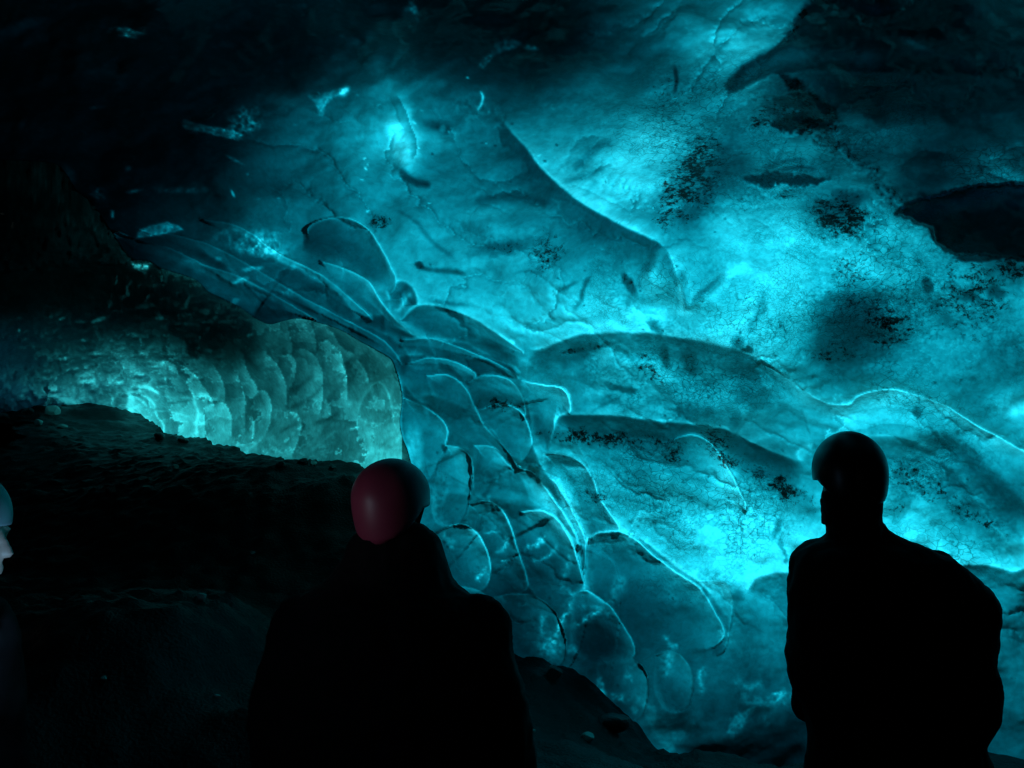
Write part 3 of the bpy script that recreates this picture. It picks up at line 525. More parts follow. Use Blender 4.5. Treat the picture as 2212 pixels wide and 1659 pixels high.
def make_sheet(name, F, Dbase, Dn, keep, snap, mats, cosmin=.22, A=None, kk=4.0, curtain=None, light=None, tmax=2.4):
    U, V = F.U.copy(), F.V.copy()
    ny_, nx_ = U.shape
    if keep is not None:    # pull the cells along the cut onto the curve
        kq = keep[:-1, :-1] & keep[1:, :-1] & keep[:-1, 1:] & keep[1:, 1:]
        vk = np.zeros(U.shape, bool); vk[:-1, :-1] |= kq; vk[1:, :-1] |= kq; vk[:-1, 1:] |= kq; vk[1:, 1:] |= kq
        allq = np.ones(U.shape, int)*0
        allq[:-1, :-1] += kq; allq[1:, :-1] += kq; allq[:-1, 1:] += kq; allq[1:, 1:] += kq
        bd = vk & (allq < 4); bd[0] = bd[-1] = False; bd[:, 0] = bd[:, -1] = False
        if snap is not None:
            nx, ny, dd = snap
            m = bd & (np.abs(dd) < 60)
            U[m] = nx[m]; V[m] = ny[m]
    else:
        kq = np.ones((ny_-1, nx_-1), bool); bd = np.zeros(U.shape, bool); vk = np.ones(U.shape, bool)
    D = Dn + F.dD
    P = at(U, V, D)
    Pb = at(F.U, F.V, Dbase)
    du = np.gradient(Pb, axis=1); dv = np.gradient(Pb, axis=0)
    N = np.cross(du, dv); N /= np.linalg.norm(N, axis=-1, keepdims=True)+1e-12
    cosb = np.clip(np.abs(N@SUN), cosmin, 1)
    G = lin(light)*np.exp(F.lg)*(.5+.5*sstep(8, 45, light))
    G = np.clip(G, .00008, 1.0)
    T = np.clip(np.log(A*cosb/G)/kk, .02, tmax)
    Q = P + SUN*T[..., None]
    idx = -np.ones(U.shape, int); idx[vk] = np.arange(vk.sum()); n = vk.sum()
    a = idx[:-1, :-1][kq]; b = idx[:-1, 1:][kq]; c = idx[1:, 1:][kq]; d = idx[1:, :-1][kq]
    inner = np.stack([a, d, c, b], -1)          # facing the viewer
    outer = np.stack([a, b, c, d], -1)+n
    # rim
    e = np.concatenate([np.stack([a, d], -1), np.stack([d, c], -1), np.stack([c, b], -1), np.stack([b, a], -1)])
    key = np.sort(e, -1); k1 = key[:, 0].astype(np.int64)*n+key[:, 1]
    uq, inv, cnt = np.unique(k1, return_inverse=True, return_counts=True)
    be = e[cnt[inv] == 1]
    rim = np.stack([be[:, 1], be[:, 0], be[:, 0]+n, be[:, 1]+n], -1)
    verts = np.concatenate([P[vk], Q[vk]]); faces = np.concatenate([inner, outer, rim])
    me = bpy.data.meshes.new(name)
    me.vertices.add(len(verts)); me.vertices.foreach_set('co', verts.astype(np.float32).ravel())
    me.loops.add(len(faces)*4); me.loops.foreach_set('vertex_index', faces.astype(np.int32).ravel())
    me.polygons.add(len(faces)); me.polygons.foreach_set('loop_start', np.arange(0, len(faces)*4, 4, dtype=np.int32))
    mi = np.r_[np.zeros(len(inner), int), np.ones(len(outer), int), np.full(len(rim), 2)]
    sa = me.attributes.new('side', 'FLOAT', 'FACE')
    sa.data.foreach_set('value', mi.astype(np.float32))
    me.polygons.foreach_set('use_smooth', np.ones(len(faces), bool))
    me.update(calc_edges=True)
    for nm, arr in (('dirt', F.dirt), ('cracks', F.crk)):
        at_ = me.attributes.new(nm, 'FLOAT', 'POINT')
        at_.data.foreach_set('value', np.r_[arr[vk], arr[vk]*0].astype(np.float32))
    for m in mats: me.materials.append(m)
    o = bpy.data.objects.new(name, me); COL.objects.link(o); o['kind'] = 'structure'
    if curtain is not None:      # opaque strip added to keep daylight out of the gap behind the cut edge
        bmask = bd[vk]; pv = P[vk]; qv = Q[vk]; uv = np.stack([U[vk], V[vk]], -1); bm = bmesh.new(); cache = {}
        def g(i):
            if i not in cache:
                p = pv[i]*.15+qv[i]*.85; cache[i] = (bm.verts.new(tuple(p)), bm.verts.new(tuple(at(uv[i, 0], uv[i, 1], curtain(uv[i, 0], uv[i, 1])))))
            return cache[i]
        for i, j in be:
            if bmask[i] and bmask[j]:
                a_, b_ = g(i), g(j); bm.faces.new((a_[0], b_[0], b_[1], a_[1]))
        me2 = bpy.data.meshes.new('gap_light_seal'); bm.to_mesh(me2); bm.free(); me2.materials.append(DARKICE); o2 = bpy.data.objects.new('gap_light_seal', me2); COL.objects.link(o2); o2['kind'] = 'structure'
    return o, P

# ------------------------------------------------------------------ materials
def mat(name):
    m = bpy.data.materials.new(name); m.use_nodes = True; m.node_tree.nodes.clear(); return m, m.node_tree
def N(nt, t, **kw):
    n = nt.nodes.new(t)
    for k, v in kw.items():
        if k in n.inputs: n.inputs[k].default_value = v
        else: setattr(n, k, v)
    return n
def ice_mat(name, col, dirtcol, absorb, kdens, bump=.1, warm=None):
    m, nt = mat(name); L = nt.links.new
    out = N(nt, 'ShaderNodeOutputMaterial'); tc = N(nt, 'ShaderNodeTexCoord')
    at_ = N(nt, 'ShaderNodeAttribute', attribute_name='dirt')
    ck = N(nt, 'ShaderNodeAttribute', attribute_name='cracks')
    # grit: speckles whose number follows the dirt attribute
    n1 = N(nt, 'ShaderNodeTexNoise', Scale=34., Detail=5., Roughness=.72, Distortion=.5); L(tc.outputs['Object'], n1.inputs['Vector'])
    add = N(nt, 'ShaderNodeMath', operation='MULTIPLY_ADD'); L(at_.outputs['Fac'], add.inputs[0]); add.inputs[1].default_value = .33; L(n1.outputs['Fac'], add.inputs[2])
    mr = N(nt, 'ShaderNodeMapRange'); mr.inputs['From Min'].default_value = .665; mr.inputs['From Max'].default_value = .82; L(add.outputs[0], mr.inputs['Value'])
    gate = N(nt, 'ShaderNodeMath', operation='MULTIPLY'); L(mr.outputs[0], gate.inputs[0])
    g2 = N(nt, 'ShaderNodeMapRange'); g2.inputs['From Min'].default_value = .04; g2.inputs['From Max'].default_value = .3; L(at_.outputs['Fac'], g2.inputs['Value']); L(g2.outputs[0], gate.inputs[1])
    # milky bubbles / clear veins of the ice itself
    n2 = N(nt, 'ShaderNodeTexNoise', Scale=24., Detail=4., Roughness=.55, Distortion=.5); L(tc.outputs['Object'], n2.inputs['Vector'])
    cr = N(nt, 'ShaderNodeMapRange'); cr.inputs['From Min'].default_value = .3; cr.inputs['From Max'].default_value = .7; cr.inputs['To Min'].default_value = .72; cr.inputs['To Max'].default_value = 1.; L(n2.outputs['Fac'], cr.inputs['Value'])
    mul = N(nt, 'ShaderNodeMix', data_type='RGBA', blend_type='MULTIPLY'); mul.inputs[0].default_value = 1
    mul.inputs[6].default_value = (*col, 1); L(cr.outputs[0], mul.inputs[7])
    mix = N(nt, 'ShaderNodeMix', data_type='RGBA'); L(gate.outputs[0], mix.inputs[0]); L(mul.outputs[2], mix.inputs[6]); mix.inputs[7].default_value = (*dirtcol, 1)
    # healed crack network: thin clear seams between milky plates
    nw = N(nt, 'ShaderNodeTexNoise', Scale=9., Detail=3.); L(tc.outputs['Object'], nw.inputs['Vector'])
    prev = mix.outputs[2]
    for sc_, wd_, dk_, ns_ in ((17., .06, .45, 1.7), (41., .10, .58, 2.6)):
        vm = N(nt, 'ShaderNodeVectorMath', operation='MULTIPLY_ADD'); L(nw.outputs['Color'], vm.inputs[0]); vm.inputs[1].default_value = (.12, .12, .12); L(tc.outputs['Object'], vm.inputs[2])
        st_ = N(nt, 'ShaderNodeVectorMath', operation='MULTIPLY'); L(vm.outputs[0], st_.inputs[0]); st_.inputs[1].default_value = (.8, .8, 1.25)
        vv = N(nt, 'ShaderNodeTexVoronoi', feature='DISTANCE_TO_EDGE', Scale=sc_); L(st_.outputs[0], vv.inputs['Vector'])
        vr_ = N(nt, 'ShaderNodeMapRange'); vr_.inputs['From Min'].default_value = wd_*.25; vr_.inputs['From Max'].default_value = wd_; vr_.inputs['To Min'].default_value = 1; vr_.inputs['To Max'].default_value = 0; L(vv.outputs[0], vr_.inputs['Value'])
        na = N(nt, 'ShaderNodeTexNoise', Scale=ns_, Detail=2.); L(tc.outputs['Object'], na.inputs['Vector'])
        nr_ = N(nt, 'ShaderNodeMapRange'); nr_.inputs['From Min'].default_value = .44; nr_.inputs['From Max'].default_value = .58; L(na.outputs['Fac'], nr_.inputs['Value'])
        m1_ = N(nt, 'ShaderNodeMath', operation='MULTIPLY'); L(vr_.outputs[0], m1_.inputs[0]); L(nr_.outputs[0], m1_.inputs[1])
        m2_ = N(nt, 'ShaderNodeMath', operation='MULTIPLY'); L(m1_.outputs[0], m2_.inputs[0]); L(ck.outputs['Fac'], m2_.inputs[1])
        mx_ = N(nt, 'ShaderNodeMix', data_type='RGBA', blend_type='MULTIPLY'); L(m2_.outputs[0], mx_.inputs[0]); L(prev, mx_.inputs[6]); mx_.inputs[7].default_value = (dk_*.8, dk_, dk_, 1); prev = mx_.outputs[2]
    # relief
    v = N(nt, 'ShaderNodeTexVoronoi', feature='DISTANCE_TO_EDGE', Scale=17.); 
    vm = N(nt, 'ShaderNodeVectorMath', operation='MULTIPLY_ADD'); L(nw.outputs['Color'], vm.inputs[0]); vm.inputs[1].default_value = (.16, .16, .16); L(tc.outputs['Object'], vm.inputs[2]); L(vm.outputs[0], v.inputs['Vector'])
    vr = N(nt, 'ShaderNodeMapRange'); vr.inputs['From Max'].default_value = .12; L(v.outputs[0], vr.inputs['Value'])
    vk_ = N(nt, 'ShaderNodeMath', operation='MULTIPLY'); L(vr.outputs[0], vk_.inputs[0]); L(ck.outputs['Fac'], vk_.inputs[1])
    b1 = N(nt, 'ShaderNodeBump', Strength=bump, Distance=.02); L(n2.outputs['Fac'], b1.inputs['Height'])
    b2 = N(nt, 'ShaderNodeBump', Strength=.16, Distance=.006); L(vk_.outputs[0], b2.inputs['Height']); L(b1.outputs[0], b2.inputs['Normal'])
    tr = N(nt, 'ShaderNodeBsdfTranslucent'); L(prev, tr.inputs['Color']); L(b2.outputs[0], tr.inputs['Normal'])
    gl = N(nt, 'ShaderNodeBsdfGlossy', Roughness=.16); gl.inputs['Color'].default_value = (.32, .32, .32, 1); L(b2.outputs[0], gl.inputs['Normal'])
    fr = N(nt, 'ShaderNodeFresnel', IOR=1.31); L(b2.outputs[0], fr.inputs['Normal'])
    s1 = N(nt, 'ShaderNodeMixShader'); L(fr.outputs[0], s1.inputs[0]); L(tr.outputs[0], s1.inputs[1]); L(gl.outputs[0], s1.inputs[2])
    df = N(nt, 'ShaderNodeBsdfDiffuse'); df.inputs['Color'].default_value = (.10, .12, .12, 1)
    s2 = N(nt, 'ShaderNodeMixShader', Fac=.02); L(s1.outputs[0], s2.inputs[1]); L(df.outputs[0], s2.inputs[2])
    # one material for the closed body: cave face, open outer face towards the sky, debris-covered rim
    sd = N(nt, 'ShaderNodeAttribute', attribute_name='side'); tb = N(nt, 'ShaderNodeBsdfTransparent')
    db = N(nt, 'ShaderNodeBsdfDiffuse'); db.inputs['Color'].default_value = (.02, .03, .03, 1)
    c1 = N(nt, 'ShaderNodeMath', operation='GREATER_THAN'); L(sd.outputs['Fac'], c1.inputs[0]); c1.inputs[1].default_value = .5
    c2 = N(nt, 'ShaderNodeMath', operation='GREATER_THAN'); L(sd.outputs['Fac'], c2.inputs[0]); c2.inputs[1].default_value = 1.5
    s3 = N(nt, 'ShaderNodeMixShader'); L(c1.outputs[0], s3.inputs[0]); L(s2.outputs[0], s3.inputs[1]); L(tb.outputs[0], s3.inputs[2])
    s4 = N(nt, 'ShaderNodeMixShader'); L(c2.outputs[0], s4.inputs[0]); L(s3.outputs[0], s4.inputs[1]); L(db.outputs[0], s4.inputs[2])
    L(s4.outputs[0], out.inputs['Surface'])
    va = N(nt, 'ShaderNodeVolumeAbsorption', Density=kdens); va.inputs['Color'].default_value = (*absorb, 1); L(va.outputs[0], out.inputs['Volume'])
    return [m]
def simple_mat(name, col, rough=.7, spec=.3, nscale=None, namp=.5, bscale=None, bstr=.5, bdist=.01, coat=0):
    m, nt = mat(name); L = nt.links.new
    out = N(nt, 'ShaderNodeOutputMaterial'); b = N(nt, 'ShaderNodeBsdfPrincipled', Roughness=rough)
    b.inputs['Specular IOR Level'].default_value = spec; b.inputs['Base Color'].default_value = (*col, 1); b.inputs['Coat Weight'].default_value = coat
    tc = N(nt, 'ShaderNodeTexCoord')
    if nscale:
        n = N(nt, 'ShaderNodeTexNoise', Scale=nscale, Detail=5.); L(tc.outputs['Object'], n.inputs['Vector'])
        x = N(nt, 'ShaderNodeMix', data_type='RGBA'); L(n.outputs['Fac'], x.inputs[0]); x.inputs[6].default_value = (*[c*(1-namp) for c in col], 1); x.inputs[7].default_value = (*[c*(1+namp) for c in col], 1); L(x.outputs[2], b.inputs['Base Color'])
    if bscale:
        n = N(nt, 'ShaderNodeTexNoise', Scale=bscale, Detail=5.); L(tc.outputs['Object'], n.inputs['Vector'])
        bm = N(nt, 'ShaderNodeBump', Strength=bstr, Distance=bdist); L(n.outputs['Fac'], bm.inputs['Height']); L(bm.outputs[0], b.inputs['Normal'])
    L(b.outputs[0], out.inputs['Surface']); return m
DARKICE = simple_mat('debris_covered_ice', (.02, .025, .027), .45, .5, 3., .6, 6., .6, .05)
KK = 4.0
# sigma = density*(1-color)
ICE = ice_mat('glacier_ice', (.02, .69, .95), (.01, .03, .035), (1-1, 1-.50, 1-.475), 8.0)
TUN = ice_mat('tunnel_ice', (.04, .73, .84), (.02, .04, .04), (1-.56, 1-.50, 1-.495), 8.0, bump=.12)

A_ = sl.energy/math.pi*.74*.80*2**sc.view_settings.exposure*.96

# ================================================================== tunnel ice
us2 = axis_pts(-900, -20, 940, 1150, 2.9); vs2 = axis_pts(250, 540, 1090, 1900, 2.9)
F2 = Field(us2, vs2); U2, V2 = F2.U, F2.V
CX, CY = 215., 905.
def tunnel_depth(U, V):
    r = np.hypot((U-CX)/660., (V-CY)/np.where(V < CY, 330., 500.))
    return 14.5-8.0*np.clip(r, 0, 1)**.62+.3*np.clip(r-1, 0, 1.5)
D2 = tunnel_depth(U2, V2)
# scallops: cells laid out in polar coordinates about the bore
rr = np.hypot((U2-CX)*.62, (V2-CY)); ph = np.arctan2((V2-CY), (U2-CX)*.62)
pw = np.log(rr+12)*3.1+.45*F2.wu; pa = ph*3.6+.55*F2.wv
f1, f2, cid, dx, dy = worley(pw*1.15+100, pa+40, 13)
e2 = np.exp(-((f2-f1)/.06)**2)
F2.lg += .45*e2*sstep(20, 90, rr) - 1.0*dx*sstep(20, 90, rr) + (cid-.5)*.4  # shading across each scallop is put into the ice thickness
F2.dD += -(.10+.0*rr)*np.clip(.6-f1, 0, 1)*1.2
f1, f2, cid, dx, dy = worley(pw*2.7+30, pa*2.3+80, 23)
up = sstep(910, 800, V2)*sstep(520, 380, U2)
F2.lg += up*(.38*np.exp(-((f2-f1)/.09)**2)-.55*dx+(cid-.5)*.7)  # finer scallop shading, likewise in the thickness
F2.dD += -up*.06*np.clip(.6-f1, 0, 1)
F2.lg += .30*fbm((U2*.5+V2)/40, (U2-V2*.3)/9, 4, 3)+.3*fbm(U2/40, V2/30, 45, 4, .6)-1.0*sstep(110, -40, U2)+.5
r2 = F2.ridge
def T4(*p): return [(x/3., 553+y/3.) for x, y in p]
kw = dict(near=-1, h=.12, r=16, wn=26, rim=.5, rw=1.7, dark=-.12, dw=16, glow=-.75, gw=16, ends=(.1, .1), warp=1.6)
for p in [T4((1700,600),(1790,690),(1840,800),(1860,900),(1850,1000)), T4((1800,640),(1880,640),(1920,700),(1910,790),(1860,880)),
          T4((1890,620),(1960,600),(2040,650),(2085,740),(2090,860),(2085,960),(2060,1040)), T4((2040,580),(2110,550),(2180,600),(2215,650),(2245,740),(2258,850)),
          T4((1990,420),(2040,500),(2050,560),(2040,630)), T4((1860,460),(1890,540),(1895,600),(1880,640)), T4((1530,590),(1580,640),(1600,740),(1660,850),(1665,900),(1590,945)),
          T4((1530,740),(1560,820),(1585,920),(1590,1050),(1590,1160)), T4((1660,880),(1720,880),(1755,940),(1755,1040),(1745,1110),(1720,1160)),
          T4((1600,1040),(1630,1040),(1650,1090),(1650,1140),(1620,1200)), T4((1130,680),(1230,740),(1310,830),(1370,920),(1390,1000)), T4((1400,940),(1460,960),(1495,1020),(1505,1090),(1500,1180)),
          T4((1000,680),(1060,680),(1120,700),(1150,740),(1150,780)), T4((1380,690),(1430,780),(1450,860),(1460,960)), T4((1850,1020),(1910,1015),(1945,1060),(1950,1120),(1930,1200),(1880,1320)),
          T4((2110,460),(2160,500),(2212,590),(2300,640)), T4((1050,500),(1150,530),(1220,580),(1240,620)), T4((2100,920),(2140,970),(2145,1030),(2100,1060)), T4((1320,1000),(1330,1080),(1330,1180))]:
    r2(p, **kw)
kw2 = dict(kw, rim=.6, glow=-.15, dark=.25)
r2([(770,900),(782,866),(794,846),(814,825),(832,836),(843,860),(849,886),(853,916),(862,930)], **kw2)
r2([(737,780),(747,800),(752,836),(750,870)], **kw)
r2([(770,775),(790,800),(796,830)], **kw)
for p, a, wd in [(T4((1200,840),(1250,900),(1265,960),(1285,1010),(1275,1080),(1272,1200)), .55, 3.5), (T4((825,870),(850,930),(840,980),(860,1060),(855,1170)), 1.4, 5), (T4((880,860),(960,855),(1040,900)), 1.3, 4),
                 (T4((860,900),(920,940),(960,990)), .6, 2.5), (T4((890,890),(980,940),(1010,990)), .6, 2.5), (T4((1000,990),(1020,1040),(1060,1100),(1050,1170)), .8, 2.5), (T4((900,1080),(960,1070),(1030,1110)), .5, 2.2),
                 (T4((990,1050),(1000,1010),(1120,1010),(1250,1050)), .4, 2), (T4((960,690),(1060,700),(1140,760)), .7, 8), (T4((1000,590),(1100,590),(1200,630)), .5, 14), (T4((340,900),(400,930),(500,960)), 1.1, 3),
                 (T4((600,1000),(650,1030),(690,1100),(760,1150)), .9, 2.6), (T4((770,1050),(790,1090)), 1.4, 3), (T4((700,880),(730,920),(720,980)), .8, 2.5), (T4((750,990),(790,1030)), .9, 2), (T4((1330,1190),(1380,1230),(1450,1245)), .9, 3),
                 (T4((1850,1000),(1960,950),(2060,880),(2085,830)), -.5, 4), (T4((1860,880),(1960,830),(2040,760)), -.35, 4), (T4((2020,1090),(2120,1060),(2212,1010)), -.5, 5),
                 (T4((1800,1150),(1870,1110),(1940,1080)), -.5, 5), (T4((1520,1340),(1620,1250),(1700,1180),(1720,1130)), .35, 2.5), (T4((1600,1340),(1680,1260),(1740,1180)), -.3, 9),
                 (T4((1990,1290),(2080,1210),(2212,1100)), .3, 3), (T4((1700,760),(1640,700),(1560,600)), -.5, 7), ([(760,985),(800,975),(850,975)], .35, 9), ([(752,928),(764,926),(778,922)], .8, 2.5), ([(846,1000),(853,1002)], .8, 3)]:
    F2.line(p, a, wd, ends=.2, warp=1.2)
F2.poly(T4((560,850),(700,840),(800,850),(830,900),(820,1000),(850,1180),(760,1150),(650,1060),(560,980)), -.85, 4, 3, tex=.5)
F2.poly([(400,735),(430,745),(440,762),(425,775),(408,765)], -2.2, 4, 4)
F2.blob(420,640,140,34,-1.6,12,.6,12); F2.blob(500,735,55,50,-1.7,40,.5,8); F2.blob(380,660,100,30,-.6)
F2.blob(365,700,60,26,.8,10,.7,5); F2.blob(370,730,50,22,.25,20); F2.blob(400,880,26,30,.1); F2.blob(300,900,30,30,.6); F2.blob(270,905,26,50,.35)
F2.blob(640,870,30,60,-.3); F2.blob(800,930,44,44,-.45,30,.8); F2.blob(720,950,60,40,-.3); F2.blob(690,690,60,24,.3,10)
for k in range(120):    # thin flakes on the low roof
    u0 = random.uniform(-10, 480); v0 = random.uniform(640, 880)
    F2.blob(u0, v0, random.uniform(4, 18), random.uniform(2, 6), random.uniform(.25, .9), random.uniform(-25, 10)+(u0-200)*.08, .4, 4, tex=.5)
    F2.line([(u0-14, v0+5), (u0, v0+8), (u0+16, v0+4)], -.5, 2.5)
for u, v, ru, rv, rot, a in [(237,655,4,12,10,2.),(215,690,22,6,-20,2.2),(270,670,30,4,-6,1.8),(320,660,22,8,-10,1.8),(345,685,10,7,0,2.4),(540,725,8,4,-30,2.2),(305,575,20,10,0,2.6),(515,640,16,5,0,1.),(180,735,6,4,0,1.6),(42,715,4,4,0,2.5),(58,716,7,4,-20,2.),(133,688,7,4,-30,2.6)]:
    F2.blob(u, v, ru, rv, a, rot, .4, 3, tex=.4)
F2.poly([(281,561),(292,569),(322,572),(318,590),(313,595),(300,584),(290,578)], 2.2, 2, 2)

def tunnel_surface(u, v):
    i = np.clip(np.searchsorted(us2, u)-1, 0, len(us2)-2); j = np.clip(np.searchsorted(vs2, v)-1, 0, len(vs2)-2)
    return tunnel_depth(u, v)+F2.dD[j, i]+.015
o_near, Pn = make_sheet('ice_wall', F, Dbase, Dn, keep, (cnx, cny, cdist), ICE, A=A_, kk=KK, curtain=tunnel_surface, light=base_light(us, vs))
d2_, _, _, _ = curve_dist(U2, V2, TE)
keep2 = inside(U2, V2, TP) | (np.abs(d2_) < 34)
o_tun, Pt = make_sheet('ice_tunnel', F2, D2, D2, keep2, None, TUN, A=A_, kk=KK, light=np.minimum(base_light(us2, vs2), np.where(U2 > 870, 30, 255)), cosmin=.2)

# ------------------------------------------------------------------ rest of the cavern behind the viewer
ny_, nx_ = F.U.shape
js = list(range(0, nx_, 24))+[nx_-1]; ks = list(range(0, ny_, 24))+[ny_-1]
kl = [k for k in ks if F.V[k, 0] < 318]
left = [Pt[k, 0] for k in range(Pt.shape[0]-1, 0, -14) if F2.V[k, 0] > 300]+[Pn[k, 0] for k in kl[::-1]]
ring = np.array(left+[Pn[0, j] for j in js[1:]]+[Pn[k, nx_-1] for k in ks[1:]])
def shell(ring):
    """an arch of debris-covered ice running back from the edge of the clear ice, closed behind the viewer, open to the ground"""
    bm = bmesh.new(); n = len(ring); rings = [ring+np.array([0, .04, 0])]
    ang = np.linspace(-.12*math.pi, 1.12*math.pi, n)
    for y_, rx, rz in ((-.6, 4.6, 3.3), (-2.5, 5.2, 3.4), (-5, 4.6, 3.1), (-6.8, 3.0, 2.2), (-7.6, .4, .3)):
        x = -np.cos(ang)*rx; z = 1.2+np.sin(ang)*rz; z = np.where((ang < 0) | (ang > math.pi), -3., z)
        nn = fbm(x*.7+5, z*.7+y_, 9, 3); rings.append(np.stack([x*(1+.08*nn), x*0+y_, z+.15*nn], -1))
    R_ = [[bm.verts.new(tuple(p)) for p in r] for r in rings]
    for a, b in zip(R_[:-1], R_[1:]):
        for i in range(n-1): bm.faces.new((a[i], a[i+1], b[i+1], b[i]))
    return bm
def link(name, bm, m, parent=None, smooth=True, recalc=True):
    me = bpy.data.meshes.new(name)
    if recalc: bmesh.ops.recalc_face_normals(bm, faces=bm.faces)
    bm.to_mesh(me); bm.free()
    if smooth: me.polygons.foreach_set('use_smooth', [True]*len(me.polygons))
    me.materials.append(m); o = bpy.data.objects.new(name, me); COL.objects.link(o)
    if parent: o.parent = parent
    return o
o = link('cave_ceiling', shell(ring), DARKICE); o['kind'] = 'structure'

# unseen slab added above the ice: keeps the high sky off the roof of the cave
bm = bmesh.new(); xs = np.linspace(-16, 14, 31); ys = np.linspace(-11, 7.4, 20); gv = []
for zz, am in ((6.9, .1), (8.2, .5)):
    gv.append([[bm.verts.new((x, y, zz+am*float(fbm(np.array(x*.3), np.array(y*.3), 3, 3)))) for x in xs] for y in ys])
for L_ in gv:
    for j in range(19):
        for i in range(30): bm.faces.new((L_[j][i], L_[j][i+1], L_[j+1][i+1], L_[j+1][i]))
for j in range(19):
    for i in (0, 30): bm.faces.new((gv[0][j][i], gv[0][j+1][i], gv[1][j+1][i], gv[1][j][i]))
for i in range(30):
    for j in (0, 19): bm.faces.new((gv[0][j][i], gv[0][j][i+1], gv[1][j][i+1], gv[1][j][i]))
def block(x0, x1, y0, y1, z0, z1, n=8):
    X = np.linspace(x0, x1, n); Y = np.linspace(y0, y1, n); Z = np.linspace(z0, z1, n)
    for ax in range(3):
        A_, B_ = [(Y, Z), (X, Z), (X, Y)][ax]
        for c_ in [(X[0], X[-1]), (Y[0], Y[-1]), (Z[0], Z[-1])][ax]:
            g_ = []
            for a_ in A_:
                r_ = []
                for b_ in B_:
                    p_ = [(c_, a_, b_), (a_, c_, b_), (a_, b_, c_)][ax]; q_ = .5*float(fbm(np.array(p_[0]*.31+p_[2]*.2), np.array(p_[1]*.27+p_[2]*.13), 12, 3))
                    r_.append(bm.verts.new((p_[0]+q_, p_[1]+q_, p_[2]+q_*.4)))
                g_.append(r_)
            for i in range(n-1):
                for j in range(n-1): bm.faces.new((g_[i][j], g_[i+1][j], g_[i+1][j+1], g_[i][j+1]))
o = link('sky_block_slab', bm, DARKICE); o['kind'] = 'structure'
bm = bmesh.new(); block(-19, -15.5, -11, 24, -4, 8.5); block(-16, -8.6, 20, 24, -4, 9); block(-17, -9.2, 7, 21, 6.6, 8.4)  # unseen masses added to keep the left and rear sky off the tunnel
o = link('sky_block_masses', bm, DARKICE); o['kind'] = 'structure'

# ------------------------------------------------------------------ ground: heap of gravel and silt
gp = [(770,1028,6.6),(700,1003,7.2),(640,1000,7.8),(520,990,8.8),(450,968,9.6),(380,950,10.2),(300,940,10.8),(250,915,11.3),(200,880,11.8),(120,862,12.6),(40,885,12.6),(0,905,12),(-300,900,11),(900,1150,5.9),(1000,1300,5.3),
      (1090,1422,5.0),(1160,1440,5.0),(1240,1444,5.05),(1300,1490,5.05),(1340,1530,5.0),(1390,1575,5.0),(1425,1615,5.0),(1450,1680,4.95),(1500,1790,4.9),(1700,1830,4.9),(2200,1830,4.85),(2700,1830,4.6),
      (300,1300,3.8),(-300,1500,3.0),(700,1500,3.4),(1000,1600,3.6)]
GPT = np.array([at(*p) for p in gp]); 
extra = [(0,0,0),(1,1,0),(-1,1,.1),(0,-2,0),(3,0,0),(-3,0,.5),(3,-3,0),(-3,-3,.2),(1.2,3,0),(2.2,3,0),(0,2.6,.05),(-.5,2.4,.05),(-1.6,1.6,.08),(0,-6,0),(4,-6,0),(-5,-6,.3),(5,3,0),(-6,2,1.0),(-4.5,3.5,1.1),(1.4,4,0),(1.05,4.3,.0),(1.8,4.4,0),(2.6,4.4,0),(3.5,4.3,0),(.2,3.6,.25)]
GPT = np.vstack([GPT, extra])
def ground_z(X, Y):
    wsum = 0; z = 0
    for p in GPT:
        d2 = (X-p[0])**2+(Y-p[1])**2; w_ = 1/(d2+.03)**2.0; wsum = wsum+w_; z = z+w_*p[2]
    return z/wsum
def ground_h(X, Y):
    z = ground_z(X, Y); far = sstep(1.2, 3.5, Y)
    rock = worley(X*4.2+fbm(X*3, Y*3, 2)*.3, Y*4.2, 6)[0]; rock2 = worley(X*11, Y*11, 16)[0]
    return z + far*(.05*fbm(X*1.7, Y*1.7, 33, 4) + .07*np.clip(.5-rock, 0, 1) + .04*np.clip(.45-rock2, 0, 1)+.012*fbm(X*22, Y*22, 3, 2)) + (1-far)*.012*fbm(X*6, Y*6, 3, 4)
gx = np.concatenate([np.arange(-12, -7.6, .2), np.arange(-7.6, 1.6, .035), np.arange(1.6, 7, .12)]); gy = np.concatenate([np.arange(-9, 1.2, .25), np.arange(1.2, 7.5, .035), np.arange(7.5, 15, .06)])
GX, GY = np.meshgrid(gx, gy); GZ = ground_h(GX, GY)
def grid_mesh(name, X, Y, Z, m):
    n1, n2 = X.shape; vv = np.stack([X, Y, Z], -1).reshape(-1, 3); id_ = np.arange(n1*n2).reshape(n1, n2)
    f = np.stack([id_[:-1, :-1], id_[:-1, 1:], id_[1:, 1:], id_[1:, :-1]], -1).reshape(-1, 4)
    me = bpy.data.meshes.new(name); me.vertices.add(len(vv)); me.vertices.foreach_set('co', vv.astype(np.float32).ravel())
    me.loops.add(f.size); me.loops.foreach_set('vertex_index', f.astype(np.int32).ravel()); me.polygons.add(len(f)); me.polygons.foreach_set('loop_start', np.arange(0, f.size, 4, dtype=np.int32))
    me.polygons.foreach_set('use_smooth', np.ones(len(f), bool)); me.update(calc_edges=True); me.materials.append(m)
    o = bpy.data.objects.new(name, me); COL.objects.link(o); return o
GRAV = simple_mat('wet_black_gravel', (.005, .0049, .0047), .5, .2, 14., .7, 60., .8, .02)
g = grid_mesh('ground', GX, GY, GZ, GRAV); g['kind'] = 'structure'

